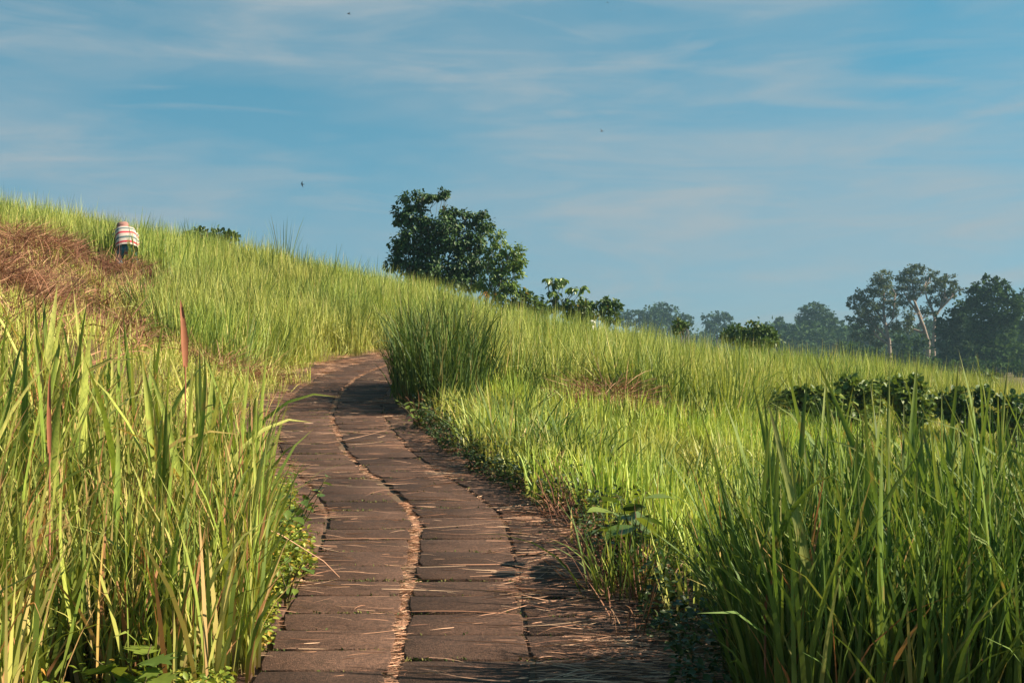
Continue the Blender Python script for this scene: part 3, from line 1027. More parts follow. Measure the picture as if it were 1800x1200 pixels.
fore_clump("tall pointed grass beside the path where it starts bending, left side", (-2.5, -1.3), (6.2, 8.5), 95, 3000, (.85, 1.4), (.4, 1.1), BL, M_FORE, LG, wid=1.5, mask=lm, dry=.12)
RG = "tall dark grass right of the path"
rm = lambda x, y: (x > xc(y) + 1.42 + .08 * vnoise(x, y, .3, 3)) & (x < .4 * y + .9)
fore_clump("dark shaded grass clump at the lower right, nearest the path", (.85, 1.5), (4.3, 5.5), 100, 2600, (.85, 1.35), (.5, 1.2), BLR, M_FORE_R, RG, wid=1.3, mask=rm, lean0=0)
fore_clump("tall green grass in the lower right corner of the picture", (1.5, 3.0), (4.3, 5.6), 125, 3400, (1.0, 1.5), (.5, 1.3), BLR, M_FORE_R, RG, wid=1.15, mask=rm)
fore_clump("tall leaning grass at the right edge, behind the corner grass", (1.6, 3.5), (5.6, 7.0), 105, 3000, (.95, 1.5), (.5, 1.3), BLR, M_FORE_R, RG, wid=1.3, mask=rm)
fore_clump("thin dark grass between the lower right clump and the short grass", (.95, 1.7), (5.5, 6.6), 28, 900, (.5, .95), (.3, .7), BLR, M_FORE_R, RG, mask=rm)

# rust-coloured dry leaves standing in the left and right clumps
def dry_leaf(label, px, py0, py1, D, w, curl=.12, az=2.55):
    b, t = at(px, py1, D), at(px, py0, D)
    h = t[2] - b[2]
    V, P, A = blades(np.zeros((1, 3)), [az], [h], [w], [.03], [curl], 8, .7, tw0=np.array([.2]), tw1=np.array([.35]), power=1.5)
    gz = float(ground(b[0], b[1]))
    Vt, Pt = tube([[0, 0, gz - b[2] - .02], [0, 0, .01]], [.005, .004], 6)
    root = empty("dry_leaf", (b[0], b[1], gz), label, "dry leaf", "rust-brown dry leaves")
    o = obj("leaf_blade", mk("leaf_blade", V, P, A, True), M_RUST, root, (0, 0, b[2] - gz))
    g2 = Geo()
    g2.add(Vt, Pt)
    obj("stalk", g2.mesh("stalk"), M_RUST, root, (0, 0, b[2] - gz))


dry_leaf("broad rust-brown rolled leaf upright in front of the hay slope", 326, 524, 645, 7.2, .055, .2)
dry_leaf("narrow dark red leaf standing in the grass near the left edge", 87, 650, 800, 5.2, .026, -.1)
dry_leaf("thin reddish leaf in the middle of the lower right grass", 1537, 870, 1010, 4.9, .016, .12)
dry_leaf("curled reddish dead leaf low on the shaded right clump", 1345, 990, 1100, 4.5, .020, -.7)

# the lush clump beside the path's far bend
c = (-.90, 16.3)
root = empty("tall_grass_clump", (c[0], c[1], float(ground(*c))), "dense dark green grass clump shading the path at the far bend", "grass clump", "tall dark grass right of the path")
n = 2200
rr, an = np.sqrt(rng.random(n)), rng.random(n) * 6.283
base = np.column_stack([rr * .62 * np.cos(an), rr * 1.9 * np.sin(an), np.zeros(n)])
base[:, 0] -= .10 * base[:, 1]
base[:, 2] = ground(base[:, 0] + c[0], base[:, 1] + c[1]) - root.location[2]
V, P, A = blades(base, an + rng.normal(0, 1.4, n), rng.uniform(.4, 1.3, n) * (1 + .25 * vnoise(base[:, 0], base[:, 1], .3, 2)), rng.uniform(.012, .026, n), np.abs(rng.normal(0, .13, n)), np.abs(rng.normal(.3, .6, n)), 6, .4)
o = obj("undergrowth", mk("undergrowth", V, P, A), M_TUFT, root)
o["kind"] = "stuff"
for i in range(110):
    o = obj("blade", random.choice(BLR), None, root)
    a_, r_ = rng.random() * 6.283, math.sqrt(rng.random()) * .66
    q = np.array([c[0] + r_ * math.cos(a_), c[1] + 2.2 * r_ * math.sin(a_)])
    o.location = (q[0] - c[0], q[1] - c[1], float(ground(*q)) - root.location[2] - .02)
    ln = rng.uniform(.95, 1.35)
    o.scale = (ln, ln * 1.1, ln)
    o.rotation_euler = (rng.normal(0, .12), rng.normal(0, .12), rng.random() * 6.283)

# spiky clump on the skyline
c = (-6.0, 33.6)
n = 40
an = rng.random(n) * 6.283
base = np.column_stack([.12 * np.cos(an), .12 * np.sin(an), np.zeros(n)])
V, P, A = blades(base, an, rng.uniform(.9, 1.95, n), rng.uniform(.02, .03, n), rng.uniform(.02, .25, n), rng.uniform(0, .35, n), 5, .4)
tag(obj("spiky_grass_clump", mk("spiky_grass_clump", V, P, A), M_LUSH, loc=tuple(gpt(*c))), "spiky dark grass tuft standing tallest on the skyline", "grass clump", kind="stuff")

# ------------------------------------------------------------------ broad-leaved weeds
def leaf_mesh(kind, i):
    if kind == 'oval':
        tv = np.array([[0, 0, 0], [-.22, .12, .02], [-.36, .33, .05], [-.34, .58, .06], [-.18, .83, .02], [0, 1.05, -.08], [.18, .83, .02], [.34, .58, .06], [.36, .33, .05], [.22, .12, .02],
                       [0, .22, -.02], [0, .5, -.03], [0, .78, -.04]])
        P = [np.array([[0, 10, 2, 1], [10, 11, 3, 2], [11, 12, 4, 3], [0, 9, 8, 10], [10, 8, 7, 11], [11, 7, 6, 12]]), np.array([[12, 5, 4], [12, 6, 5]])]
    else:          # lobed
        lob = [(0, 0), (-.2, .02), (-.48, .10), (-.33, .25), (-.62, .45), (-.34, .50), (-.40, .80), (-.15, .72), (0, 1.05), (.15, .72), (.40, .80), (.34, .50), (.62, .45), (.33, .25), (.48, .10), (.2, .02)]
        tv = np.array([[x, y, .10 * abs(x) - .08 * y * y + .015 * math.sin(9 * x + i)] for x, y in lob] + [[0, .42, -.02]])
        m = len(lob)
        P = [np.array([[k, (k + 1) % m, m] for k in range(m)])]
    tv = tv.copy()
    tv[:, 2] += rng.normal(0, .012, len(tv))
    return mk("leaf", tv, P, None, True)


OVAL = [leaf_mesh('oval', i) for i in range(4)]
LOBED = [leaf_mesh('lobed', i) for i in range(4)]
for m_ in OVAL + LOBED:
    m_.materials.append(M_BIGLEAF)


def weed_plant(name, label, base, height, spread, n, size, meshes, lean=(0, 0), stems=3, group=None):
    root = empty(name, tuple(base), label, "plant", group)
    g = Geo()
    tips = []
    for k in range(stems):
        a_ = k / stems * 6.283 + rng.random()
        tip = np.array([math.cos(a_) * spread * rng.uniform(.3, .9) + lean[0], math.sin(a_) * spread * rng.uniform(.3, .9) + lean[1], height * rng.uniform(.75, 1)])
        pts = bend((rng.normal(0, .01), rng.normal(0, .01), -.03), tip, .05, 6, .006)
        tips.append(pts)
        V, P = tube(pts, np.linspace(.006, .002, 6), 5)
        g.add(V, P)
    obj("stem", g.mesh("stem", True), M_STEM, root)
    for k in range(n):
        pts = tips[k % stems]
        t = (k // stems + .6 + rng.uniform(0, .5)) / (n / stems + .6)
        f = min(.999, t) * 5
        p = pts[int(f)] * (1 - f % 1) + pts[min(5, int(f) + 1)] * (f % 1)
        o = obj("leaf", random.choice(meshes), None, root)
        o.location = p
        s_ = rng.uniform(*size) * (1.1 - .35 * t)
        o.scale = (s_, s_, s_)
        o.rotation_euler = (rng.normal(-.1, .3), rng.normal(0, .3), k * 2.4 + rng.normal(0, .4))
    return root


weed_plant("broadleaf_weed", "broad oval-leaved weed leaning over the right edge of the path", gpt(.72, 7.25), .48, .26, 24, (.15, .24), OVAL, (-.06, -.1), 4)
weed_plant("broadleaf_weed", "lobed bright green weed at the bottom left corner", gpt(-1.42, 4.85), .32, .2, 20, (.10, .17), LOBED, (0, -.05), 4)
weed_plant("broadleaf_weed", "small leafy weed at the left slab edge below the leaning twig", gpt(-1.15, 6.5), .26, .16, 18, (.05, .085), OVAL, (.05, -.03), 4)
weed_plant("broadleaf_weed", "yellowing leafy shrublet at the left path edge", gpt(-1.34, 7.6), .5, .28, 60, (.06, .105), OVAL, (.08, -.05), 7)
weed_plant("broadleaf_weed", "dark leafy shrublet hidden in the left grass beside the yellowing one", gpt(-1.38, 7.1), .5, .25, 40, (.06, .10), OVAL, (0, 0), 5)
weed_plant("broadleaf_weed", "dark weed with small leaves at the foot of the far bend clump", gpt(-.95, 13.4), .3, .3, 34, (.05, .09), OVAL, (-.1, -.1), 6)
# bare twigs
def twig(label, a, b, sag, r, mat=M_STRAW):
    V, P = tube(bend(a, b, sag, 8, .006), np.linspace(r, r * .4, 8), 5)
    g = Geo()
    g.add(V - np.asarray(a), P, .8)
    tag(obj("twig", g.mesh("twig", True), mat, loc=tuple(a)), label, "twig")


twig("pale bent straw arching from the left grass onto the path", gpt(-1.6, 6.6, .42), gpt(-.93, 6.9, .05), .10, .005)
twig("dark leaning twig in the lower left grass", gpt(-2.0, 6.2, .10), gpt(-1.25, 6.4, .48), .03, .005, M_BARK)

# ------------------------------------------------------------------ trees and shrubs
def crown_leaves(blobs, size, density, droop=.5, tpl=(LEAF_V, LEAF_P), width=.6, sub=.38, shell=.45, wrap=None):
    """leaves gathered in sub-clusters through ellipsoid blobs [(centre, radii)]"""
    g = Geo()
    for c, r in blobs:
        c, r = np.asarray(c, float), np.asarray(r, float)
        area = (r[0] * r[2] + r[1] * r[2] + r[0] * r[1]) * np.pi / 3 * 2
        n = max(8, int(density * 4.6 * area / (size * size * width)))
        m = max(3, int(n / 16))
        m = max(3, int(n / 24))
        d = rng.normal(0, 1, (m, 3))
        d /= np.linalg.norm(d, axis=1, keepdims=True)
        sc = d * (shell + (1 - shell) * rng.random((m, 1)) ** .6)
        which = rng.integers(0, m, n)
        cl = rng.normal(0, sub * .55, (n, 3))
        u_ = sc[which] + cl
        P = c + u_ * r
        out = u_ / np.maximum(np.linalg.norm(u_, axis=1, keepdims=True), .05)
        ax = out * .7 + cl * .8 + rng.normal(0, .45, (n, 3))
        ax[:, 2] -= droop
        nr = out * .6 + rng.normal(0, .5, (n, 3)) + np.array([0, 0, .8])
        tone = np.clip(rng.random(m)[which] * .55 + rng.random(n) * .5, 0, 1)
        V, PP, b = leaves(P, ax, nr, size * rng.uniform(.65, 1.3, n), width, tpl, tone)
        g.add(V, PP, b)
    return g


def px_blobs(lst, D, depth=1.0, shift=.5):
    out = []
    for px, py, rx, ry in lst:
        k = D / F_PX
        c = at(px, py, D)
        c[1] += rng.uniform(-shift, shift) * rx * k
        out.append((c, (rx * k, rx * k * depth, ry * k)))
    return out


def tree(name, label, group, px, D, blobs, leaf, density, mat, bark, trunk_r, fork=None, lean=0.0, droop=.5, tpl=(LEAF_V, LEAF_P), width=.6, depth=1.0, limbs=True, cat="tree", stems=1, sub=.38, shell=.45):
    bl = px_blobs(blobs, D, depth)
    bx = (px - 900) / F_PX * D
    base = gpt(bx, D, -.1)
    root = empty(name, tuple(base), label, cat, group)
    g = Geo()
    low = min(c[2] - r[2] for c, r in bl)
    top = max(c[2] for c, r in bl)
    fz = fork if fork is not None else max(base[2] + .25 * (top - base[2]), low)
    forks = []
    for s_ in range(stems):
        off_ = np.array([rng.normal(0, .25), rng.normal(0, .25), 0]) * (stems > 1) * trunk_r * 8
        f = np.array([base[0] + lean, base[1], fz]) + off_
        pts = bend(base + off_ * .4, f, 0, 7, trunk_r * .35)
        V, P = tube(pts, np.linspace(trunk_r, trunk_r * .7, 7), 8)
        g.add(V - base, P)
        forks.append(f)
    obj("trunk", g.mesh("trunk", True), bark, root)
    if limbs:
        for i, (c, r) in enumerate(bl):
            f = min(forks, key=lambda q: np.linalg.norm(q - c))
            gl = Geo()
            pts = bend(f - np.array([0, 0, trunk_r]), c, rng.uniform(-.02, .08) * np.linalg.norm(c - f), 7, .03 * np.linalg.norm(c - f))
            rr_ = max(trunk_r * .15, trunk_r * .5 * min(1, (r[0] / max(q[1][0] for q in bl))))
            V, P = tube(pts, np.linspace(rr_, rr_ * .4, 7), 6)
            gl.add(V - base, P)
            for k in range(4):
                d = rng.normal(0, 1, 3)
                d[2] = abs(d[2]) * .6
                e = c + d / np.linalg.norm(d) * np.asarray(r) * .85
                V, P = tube(bend(pts[rng.integers(3, 6)], e, 0, 5, .03 * r[0]), np.linspace(rr_ * .4, rr_ * .12, 5), 4)
                gl.add(V - base, P)
            obj("limb", gl.mesh("limb", True), bark, root)
    cg = crown_leaves(bl, leaf, density, droop, tpl, width, sub, shell)
    cg.V = [v_ - base for v_ in cg.V]
    obj("crown", cg.mesh("crown"), mat, root)
    return root


CT = "trees on the crest in the middle"
D = 45.0
tree("broadleaf_tree", "large dark leafy tree rising from the crest in the middle", CT, 745, D,
     [(722, 352, 17, 15), (745, 344, 15, 11), (772, 338, 13, 9), (783, 344, 9, 9), (702, 378, 13, 16), (722, 382, 17, 15), (747, 378, 13, 14), (752, 402, 24, 18), (790, 374, 16, 12), (786, 396, 22, 16),
      (822, 384, 17, 13), (848, 374, 11, 10), (850, 396, 15, 16), (700, 420, 14, 16), (722, 424, 20, 18), (760, 434, 26, 20), (800, 424, 24, 20), (835, 424, 22, 20), (697, 450, 14, 15),
      (725, 464, 26, 20), (770, 470, 28, 20), (812, 466, 26, 20), (845, 458, 20, 20), (688, 468, 12, 8), (750, 490, 30, 14), (800, 494, 26, 14), (832, 494, 18, 14)],
     .135, 1.35, M_TREE, M_BARK, .11, fork=2.6, droop=.75, stems=2, depth=1.0, width=.62)
tree("broadleaf_tree", "lighter green tree with pale trunk at the right side of the dark tree", CT, 854, D - 1.5,
     [(912, 448, 12, 16), (918, 462, 8, 8), (893, 446, 12, 10), (876, 420, 13, 14), (868, 446, 16, 16), (890, 468, 18, 14), (908, 480, 12, 10), (862, 480, 17, 16), (888, 496, 18, 12), (850, 505, 16, 12), (900, 506, 12, 10), (880, 516, 13, 8)],
     .12, 1.15, M_TREE_L, M_PALE, .06, fork=2.75, droop=.6, width=.55)
g = Geo()
n = 16
c = at(854, 519, D - 1.8)
V, P, b = leaves(c + rng.normal(0, 1, (n, 3)) * np.array([.13, .08, .09]), np.column_stack([rng.normal(0, .4, n), rng.normal(0, .4, n), -np.ones(n)]), rng.normal(0, 1, (n, 3)), rng.uniform(.10, .2, n), .6)
root = empty("dry_branch", tuple(gpt(c[0], c[1])), "cluster of orange dead leaves at the pale trunk's foot", "branch")
rb = np.array(root.location)
g.add(V - rb, P, b)
obj("dead_leaves", g.mesh("dead_leaves"), M_ORANGE, root)["kind"] = "stuff"
V, P = tube(bend((0, 0, 0), c - rb + np.array([0, 0, .1]), 0, 5, .02), [.015, .013, .011, .009, .006], 5)
g = Geo()
g.add(V, P)
obj("stem", g.mesh("stem"), M_BARK, root)

SB = "shrubs along the crest"
tree("small_tree", "small tree with drooping leaf tufts on two arms, right of the big tree", None, 975, 46.0,
     [(963, 492, 7, 5), (975, 489, 8, 5), (988, 492, 7, 6), (995, 496, 5, 7), (972, 501, 10, 6), (968, 513, 8, 6), (979, 513, 6, 7), (1006, 509, 7, 6), (1017, 508, 7, 5), (1027, 506, 5, 6), (948, 524, 5, 5), (992, 527, 7, 5), (974, 528, 10, 8), (975, 542, 10, 9)],
     .20, .95, M_TREE_L, M_BARK, .05, fork=2.7, droop=1.3, width=.7, shell=.3)
SH = dict(leaf=.15, density=1.5, bark=M_BARK, trunk_r=.035, droop=.3, cat="shrub", stems=3, width=.6)
tree("shrub", "leafy shrub between the big tree and the small drooping tree", SB, 918, 45.5, [(915, 527, 16, 14), (932, 537, 16, 12), (898, 540, 14, 12), (921, 519, 9, 8), (885, 535, 12, 10)], mat=M_BUSH, **SH)
tree("shrub", "low dark shrub at the foot of the small drooping tree", SB, 953, 46.5, [(945, 547, 14, 10), (960, 546, 13, 11)], mat=M_TREE, **SH)
tree("shrub", "dense round shrub just right of the small drooping tree", SB, 1022, 46.0, [(1012, 541, 14, 12), (1028, 542, 16, 14), (1000, 548, 13, 10), (1042, 548, 14, 12), (1024, 558, 20, 10)], mat=M_BUSH, **SH)
tree("shrub", "loose twiggy shrub with yellowing leaves above the white stone", SB, 1066, 45.0, [(1056, 535, 12, 10), (1072, 530, 11, 8), (1080, 542, 10, 10), (1062, 552, 14, 12), (1086, 536, 5, 5), (1078, 560, 11, 8)], mat=M_BUSH, **SH)
tree("shrub", "small round shrub alone on the field's skyline", SB, 1200, 50.0, [(1193, 573, 9, 8), (1207, 575, 9, 8), (1200, 583, 12, 7)], mat=M_BUSH, **SH)
tree("shrub", "broad dome-shaped shrub on the field's skyline near the forest", SB, 1318, 48.0,
     [(1318, 578, 16, 11), (1296, 582, 15, 11), (1340, 586, 16, 12), (1280, 590, 13, 9), (1356, 597, 13, 10), (1312, 595, 22, 12), (1335, 603, 20, 9)], mat=M_BUSH, **SH)
tree("shrub", "dark shrub top peeping over the grass right of the person", SB, 378, 42.0, [(360, 414, 18, 9), (385, 414, 18, 9), (405, 420, 16, 8), (345, 414, 12, 7), (378, 430, 30, 14)], mat=M_TREE, **SH)

# pale stone in front of the shrubs
V = []
g = Geo()
import bmesh
bm = bmesh.new()
bmesh.ops.create_icosphere(bm, subdivisions=2, radius=1)
for v_ in bm.verts:
    p = v_.co
    v_.co = Vector((p.x * .12, p.y * .10, p.z * .10)) * (1 + .12 * math.sin(5 * p.x + 3 * p.z) + .08 * math.sin(7 * p.y))
me = bpy.data.meshes.new("stone")
bm.to_mesh(me)
bm.free()
M_STONE = solid("pale_stone", (.55, .52, .46), (.78, .76, .72), 5, .8, .2, 30)
p = at(1041, 568, 38.5)
pz = float(ground(p[0], p[1]))
root = empty("boundary_stone", (p[0], p[1], pz), "small white stone marker poking above the grass below the shrubs", "stone")
obj("cap", me, M_STONE, root, (0, 0, p[2] - pz))
V, P = tube([[0, 0, -.05], [0, 0, p[2] - pz - .02]], [.08, .085], 8)
g.add(V, P)
obj("post", g.mesh("post", True), M_STONE, root)

# glossy shrubs in the hollow on the right
HD = dict(leaf=.115, density=1.5, mat=M_HEDGE, bark=M_BARK, trunk_r=.02, droop=.35, cat="shrub", stems=4, width=.78, sub=.3)
HG = "glossy shrubs in the hollow on the right"
tree("glossy_shrub", "left glossy-leaved shrub of the hedge behind the right grass", HG, 1425, 21.5, [(1405, 704, 22, 20), (1430, 700, 24, 18), (1450, 712, 26, 24), (1415, 728, 28, 20), (1395, 716, 14, 14)], **HD)
tree("glossy_shrub", "tallest glossy-leaved shrub in the middle of the hedge", HG, 1500, 22.0, [(1485, 674, 24, 18), (1512, 676, 26, 20), (1530, 700, 26, 22), (1485, 708, 30, 26), (1505, 728, 34, 22)], **HD)
tree("glossy_shrub", "right glossy-leaved shrub of the hedge with round top", HG, 1590, 22.5, [(1565, 682, 24, 18), (1595, 680, 24, 18), (1618, 694, 22, 18), (1575, 712, 30, 24), (1610, 718, 28, 24), (1640, 706, 14, 14)], **HD)
HD2 = dict(HD, mat=M_BUSH)
tree("shrub", "sparse dark shrub behind the right hedge beside the field's lower edge", HG, 1690, 23.0, [(1670, 700, 22, 14), (1700, 692, 24, 16), (1730, 704, 22, 16), (1685, 720, 28, 18), (1720, 735, 30, 18)], **HD2)
tree("shrub", "dark shrub cut by the right picture edge behind the tall grass", HG, 1785, 22.5, [(1765, 720, 22, 18), (1795, 712, 24, 18), (1820, 724, 26, 22), (1780, 745, 30, 22), (1830, 750, 26, 22)], **HD2)
tree("shrub", "fine-leaved dark shrublet just left of the glossy hedge", HG, 1362, 21.5, [(1355, 686, 13, 11), (1370, 690, 12, 12), (1360, 702, 16, 12)], **dict(HD2, leaf=.05, density=.7))
tree("shrub", "low shrub row at the field's far edge before the dark forest", HG, 1690, 70.0, [(1650, 664, 22, 8), (1690, 662, 24, 9), (1730, 662, 22, 9), (1670, 672, 24, 8)], **dict(HD2, leaf=.28))

# ------------------------------------------------------------------ forest on the right and far trees
CARD = (CARD_V, CARD_P)
RF = "tall trees at the forest edge on the right"


def pale_tree(label, D, trunk, forks, blobs, r, dens):
    pts = np.array([at(px, py, D) for px, py in trunk])
    base = gpt(pts[0][0], D, -.2)
    pts = np.concatenate([[base], pts])
    root = empty("pale_tree", tuple(base), label, "tree", RF)
    g = Geo()
    V, P = tube(pts, np.linspace(r, r * .55, len(pts)), 8)
    g.add(V - base, P)
    obj("trunk", g.mesh("trunk", True), M_PALE, root)
    ends = []
    for f in forks:
        q = np.array([at(px, py, D) for px, py in f])
        q[1:, 1] += np.cumsum(rng.normal(0, .5, len(q) - 1))
        g = Geo()
        V, P = tube(q, np.linspace(r * .6, r * .22, len(q)), 6)
        g.add(V - base, P)
        for k in range(6):
            a_ = q[rng.integers(1, len(q))]
            e = a_ + np.array([rng.normal(0, .8), rng.normal(0, .8), rng.uniform(.6, 1.8)])
            V, P = tube(bend(a_, e, .1, 4, .1), np.linspace(r * .22, r * .08, 4), 4)
            g.add(V - base, P)
        obj("limb", g.mesh("limb", True), M_PALE, root)
    cg = crown_leaves(px_blobs([(a_, b_, c_ * 1.15, d_ * 1.25) for a_, b_, c_, d_ in blobs], D, 1.0, .8), .32, dens, .2, CARD, .7, sub=.30, shell=.35)
    cg.V = [v_ - base for v_ in cg.V]
    obj("crown", cg.mesh("crown"), M_GREY, root)


pale_tree("left pale-trunked tree with layered grey-green crown at the forest edge", 190.0, [(1564, 628), (1563, 600), (1556, 570), (1553, 545)],
          [[(1556, 570), (1540, 545), (1524, 525)], [(1553, 545), (1555, 520), (1552, 495)], [(1562, 595), (1530, 565), (1510, 555)], [(1558, 575), (1567, 560), (1570, 535), (1575, 515)], [(1563, 605), (1540, 590), (1528, 570)]],
          [(1549, 488, 15, 9), (1560, 500, 12, 9), (1540, 506, 14, 8), (1522, 518, 16, 8), (1505, 528, 13, 7), (1497, 536, 9, 6), (1530, 536, 16, 8), (1560, 524, 14, 9), (1510, 548, 12, 6), (1492, 560, 8, 4), (1530, 560, 16, 8), (1508, 570, 13, 6),
           (1550, 548, 13, 10), (1570, 545, 10, 10), (1540, 578, 14, 8), (1515, 590, 13, 7), (1570, 572, 10, 10), (1545, 598, 14, 8)], .36, .9)
pale_tree("middle pale tree with bare leaning white trunk, tallest of the three", 195.0, [(1632, 602), (1624, 575), (1613, 548), (1608, 530)],
          [[(1608, 530), (1604, 510), (1604, 485)], [(1613, 548), (1600, 530), (1590, 512)], [(1608, 530), (1618, 512), (1624, 495)], [(1624, 585), (1604, 576), (1582, 566)], [(1614, 575), (1622, 560), (1606, 530), (1596, 520)]],
          [(1600, 476, 12, 7), (1614, 474, 12, 7), (1585, 485, 10, 7), (1630, 482, 10, 8), (1605, 490, 14, 8), (1590, 502, 14, 8), (1618, 502, 12, 8), (1580, 512, 10, 7), (1626, 512, 10, 8), (1602, 516, 13, 8), (1590, 532, 12, 8), (1598, 552, 12, 10), (1590, 575, 14, 8)], .34, .8)
pale_tree("right pale tree forking into two white limbs beside the vine-covered trees", 188.0, [(1641, 608), (1642, 580), (1643, 557)],
          [[(1643, 557), (1652, 542), (1660, 520), (1660, 500)], [(1643, 557), (1636, 540), (1628, 525), (1622, 508)], [(1652, 543), (1662, 530), (1672, 518)]],
          [(1655, 486, 12, 7), (1668, 492, 10, 7), (1648, 498, 12, 8), (1662, 508, 12, 8), (1680, 508, 7, 5), (1640, 510, 10, 7), (1672, 522, 10, 7), (1690, 512, 5, 4), (1655, 525, 12, 8), (1640, 530, 9, 7), (1630, 545, 10, 8)], .36, .75)

VT = dict(bark=M_BARK, trunk_r=.5, droop=.3, tpl=CARD, width=.8, limbs=False)
tree("vine_covered_tree", "tall vine-draped dark tree with feathery top at far right", RF, 1735, 165.0,
     [(1722, 505, 11, 11), (1735, 492, 6, 5), (1748, 497, 10, 7), (1765, 505, 10, 8), (1715, 522, 15, 14), (1745, 520, 18, 14), (1773, 518, 11, 10), (1720, 550, 18, 20), (1750, 548, 24, 20), (1780, 545, 18, 20), (1725, 585, 20, 22), (1760, 585, 26, 24), (1740, 618, 30, 20), (1775, 620, 24, 20)],
     leaf=.42, density=1.9, mat=M_VINE, **VT)
tree("vine_covered_tree", "rounded dark tree smothered in creepers between the pale trees and the tall one", RF, 1680, 170.0,
     [(1690, 545, 14, 14), (1675, 558, 16, 14), (1660, 575, 14, 14), (1690, 578, 20, 18), (1665, 600, 18, 16), (1695, 612, 22, 18), (1670, 630, 24, 14), (1700, 640, 24, 14)], leaf=.42, density=1.9, mat=M_FAR, **VT)
tree("vine_covered_tree", "hazy tree top at the right picture edge", RF, 1805, 200.0, [(1795, 525, 12, 12), (1815, 520, 16, 12), (1800, 555, 20, 20), (1830, 550, 20, 24), (1810, 595, 26, 24), (1845, 600, 24, 28), (1800, 635, 26, 20), (1840, 640, 26, 20), (1870, 620, 24, 24)], leaf=.5, density=1.2, mat=M_FAR, **VT)
tree("shrub", "mounded undergrowth at the forest foot, lower right", RF, 1760, 150.0, [(1650, 645, 16, 10), (1690, 648, 20, 12), (1725, 645, 20, 14), (1760, 648, 20, 12), (1790, 650, 18, 12), (1820, 650, 18, 12)], leaf=.4, density=1.1, mat=M_VINE, **dict(VT, trunk_r=.12, cat="shrub"))
tree("shrub", "dark undergrowth beneath the left pale tree", RF, 1530, 182.0, [(1490, 612, 14, 14), (1510, 622, 16, 14), (1535, 626, 18, 14), (1560, 634, 18, 10), (1585, 612, 14, 18), (1600, 630, 18, 14), (1625, 625, 18, 20), (1640, 640, 18, 10), (1580, 590, 10, 10), (1615, 598, 12, 10)], leaf=.4, density=1.1, mat=M_VINE, **dict(VT, trunk_r=.12, cat="shrub"))

FT = "hazy trees far behind the field"
FR = dict(leaf=.8, density=1.25, mat=M_FAR, bark=M_BARK, trunk_r=.6, droop=.2, tpl=CARD, width=.85, limbs=False)
tree("far_tree", "large round hazy tree far behind the field's middle", FT, 1165, 420.0, [(1150, 556, 16, 14), (1165, 545, 18, 13), (1182, 552, 13, 12), (1160, 572, 24, 14), (1185, 572, 14, 14), (1140, 572, 12, 10)], **FR)
tree("far_tree", "small hazy tree right of the large round one", FT, 1208, 430.0, [(1204, 557, 8, 5), (1212, 560, 7, 5), (1207, 570, 9, 8)], **FR)
tree("far_tree", "broad hazy tree left of the domed shrub", FT, 1260, 420.0, [(1250, 562, 13, 9), (1265, 556, 13, 8), (1278, 566, 9, 8), (1258, 576, 18, 10), (1280, 580, 13, 9)], **FR)
tree("far_tree", "narrow hazy tree just left of the tall layered tree", FT, 1372, 380.0, [(1372, 567, 10, 7), (1366, 578, 10, 8), (1379, 578, 10, 9), (1372, 594, 14, 12)], **FR)
tree("far_tree", "tall hazy tree with layered domed crown before the pale trees", FT, 1434, 330.0, [(1432, 543, 20, 9), (1418, 555, 16, 10), (1448, 555, 17, 10), (1434, 562, 24, 10), (1412, 572, 14, 10), (1458, 572, 14, 10), (1434, 580, 26, 12), (1405, 592, 16, 12), (1440, 598, 28, 16), (1466, 592, 12, 14), (1472, 563, 5, 3)], **dict(FR, leaf=.65))
tree("far_tree", "low hazy tree behind the loose shrub", FT, 1100, 440.0, [(1092, 552, 11, 7), (1106, 553, 10, 6), (1098, 566, 16, 10)], **FR)
tree("far_tree", "low hazy tree left of the large round one", FT, 1128, 440.0, [(1122, 552, 10, 6), (1133, 556, 10, 7), (1126, 568, 14, 9)], **FR)
# the wood behind them reads as one mass
g = crown_leaves([((at(px, 612 + rng.uniform(-8, 5), D_)), (rng.uniform(4, 7), rng.uniform(5, 8), rng.uniform(3.5, 6.0))) for px, D_ in
                  [(p_, rng.uniform(440, 520)) for p_ in np.arange(1040, 1560, 14)] + [(p_, rng.uniform(300, 360)) for p_ in np.arange(1330, 1960, 18)]], 1.2, 1.1, .2, CARD, .85)
tag(obj("far_woodland", g.mesh("far_woodland"), M_FAR), "hazy line of far woodland behind the field", None, None, "stuff")

# ------------------------------------------------------------------ the person
def skin_mesh(name, joints_, edges, radii, levels=2):
    me = bpy.data.meshes.new(name)
    me.from_pydata([tuple(j) for j in joints_], edges, [])
    o = bpy.data.objects.new(name, me)
    COL.objects.link(o)
    md = o.modifiers.new("skin", 'SKIN')
    md.use_smooth_shade = True
    for i, r in enumerate(radii):
        r = (r, r) if np.isscalar(r) else r
        me.skin_vertices[0].data[i].radius = r
        me.skin_vertices[0].data[i].use_root = (i == 0)
    ss = o.modifiers.new("subdiv", 'SUBSURF')
    ss.levels = ss.render_levels = levels
    dg = bpy.context.evaluated_depsgraph_get()
    dg.update()
    out = bpy.data.meshes.new_from_object(o.evaluated_get(dg))
    bpy.data.objects.remove(o)
    for p in out.polygons:
        p.use_smooth = True
    return out


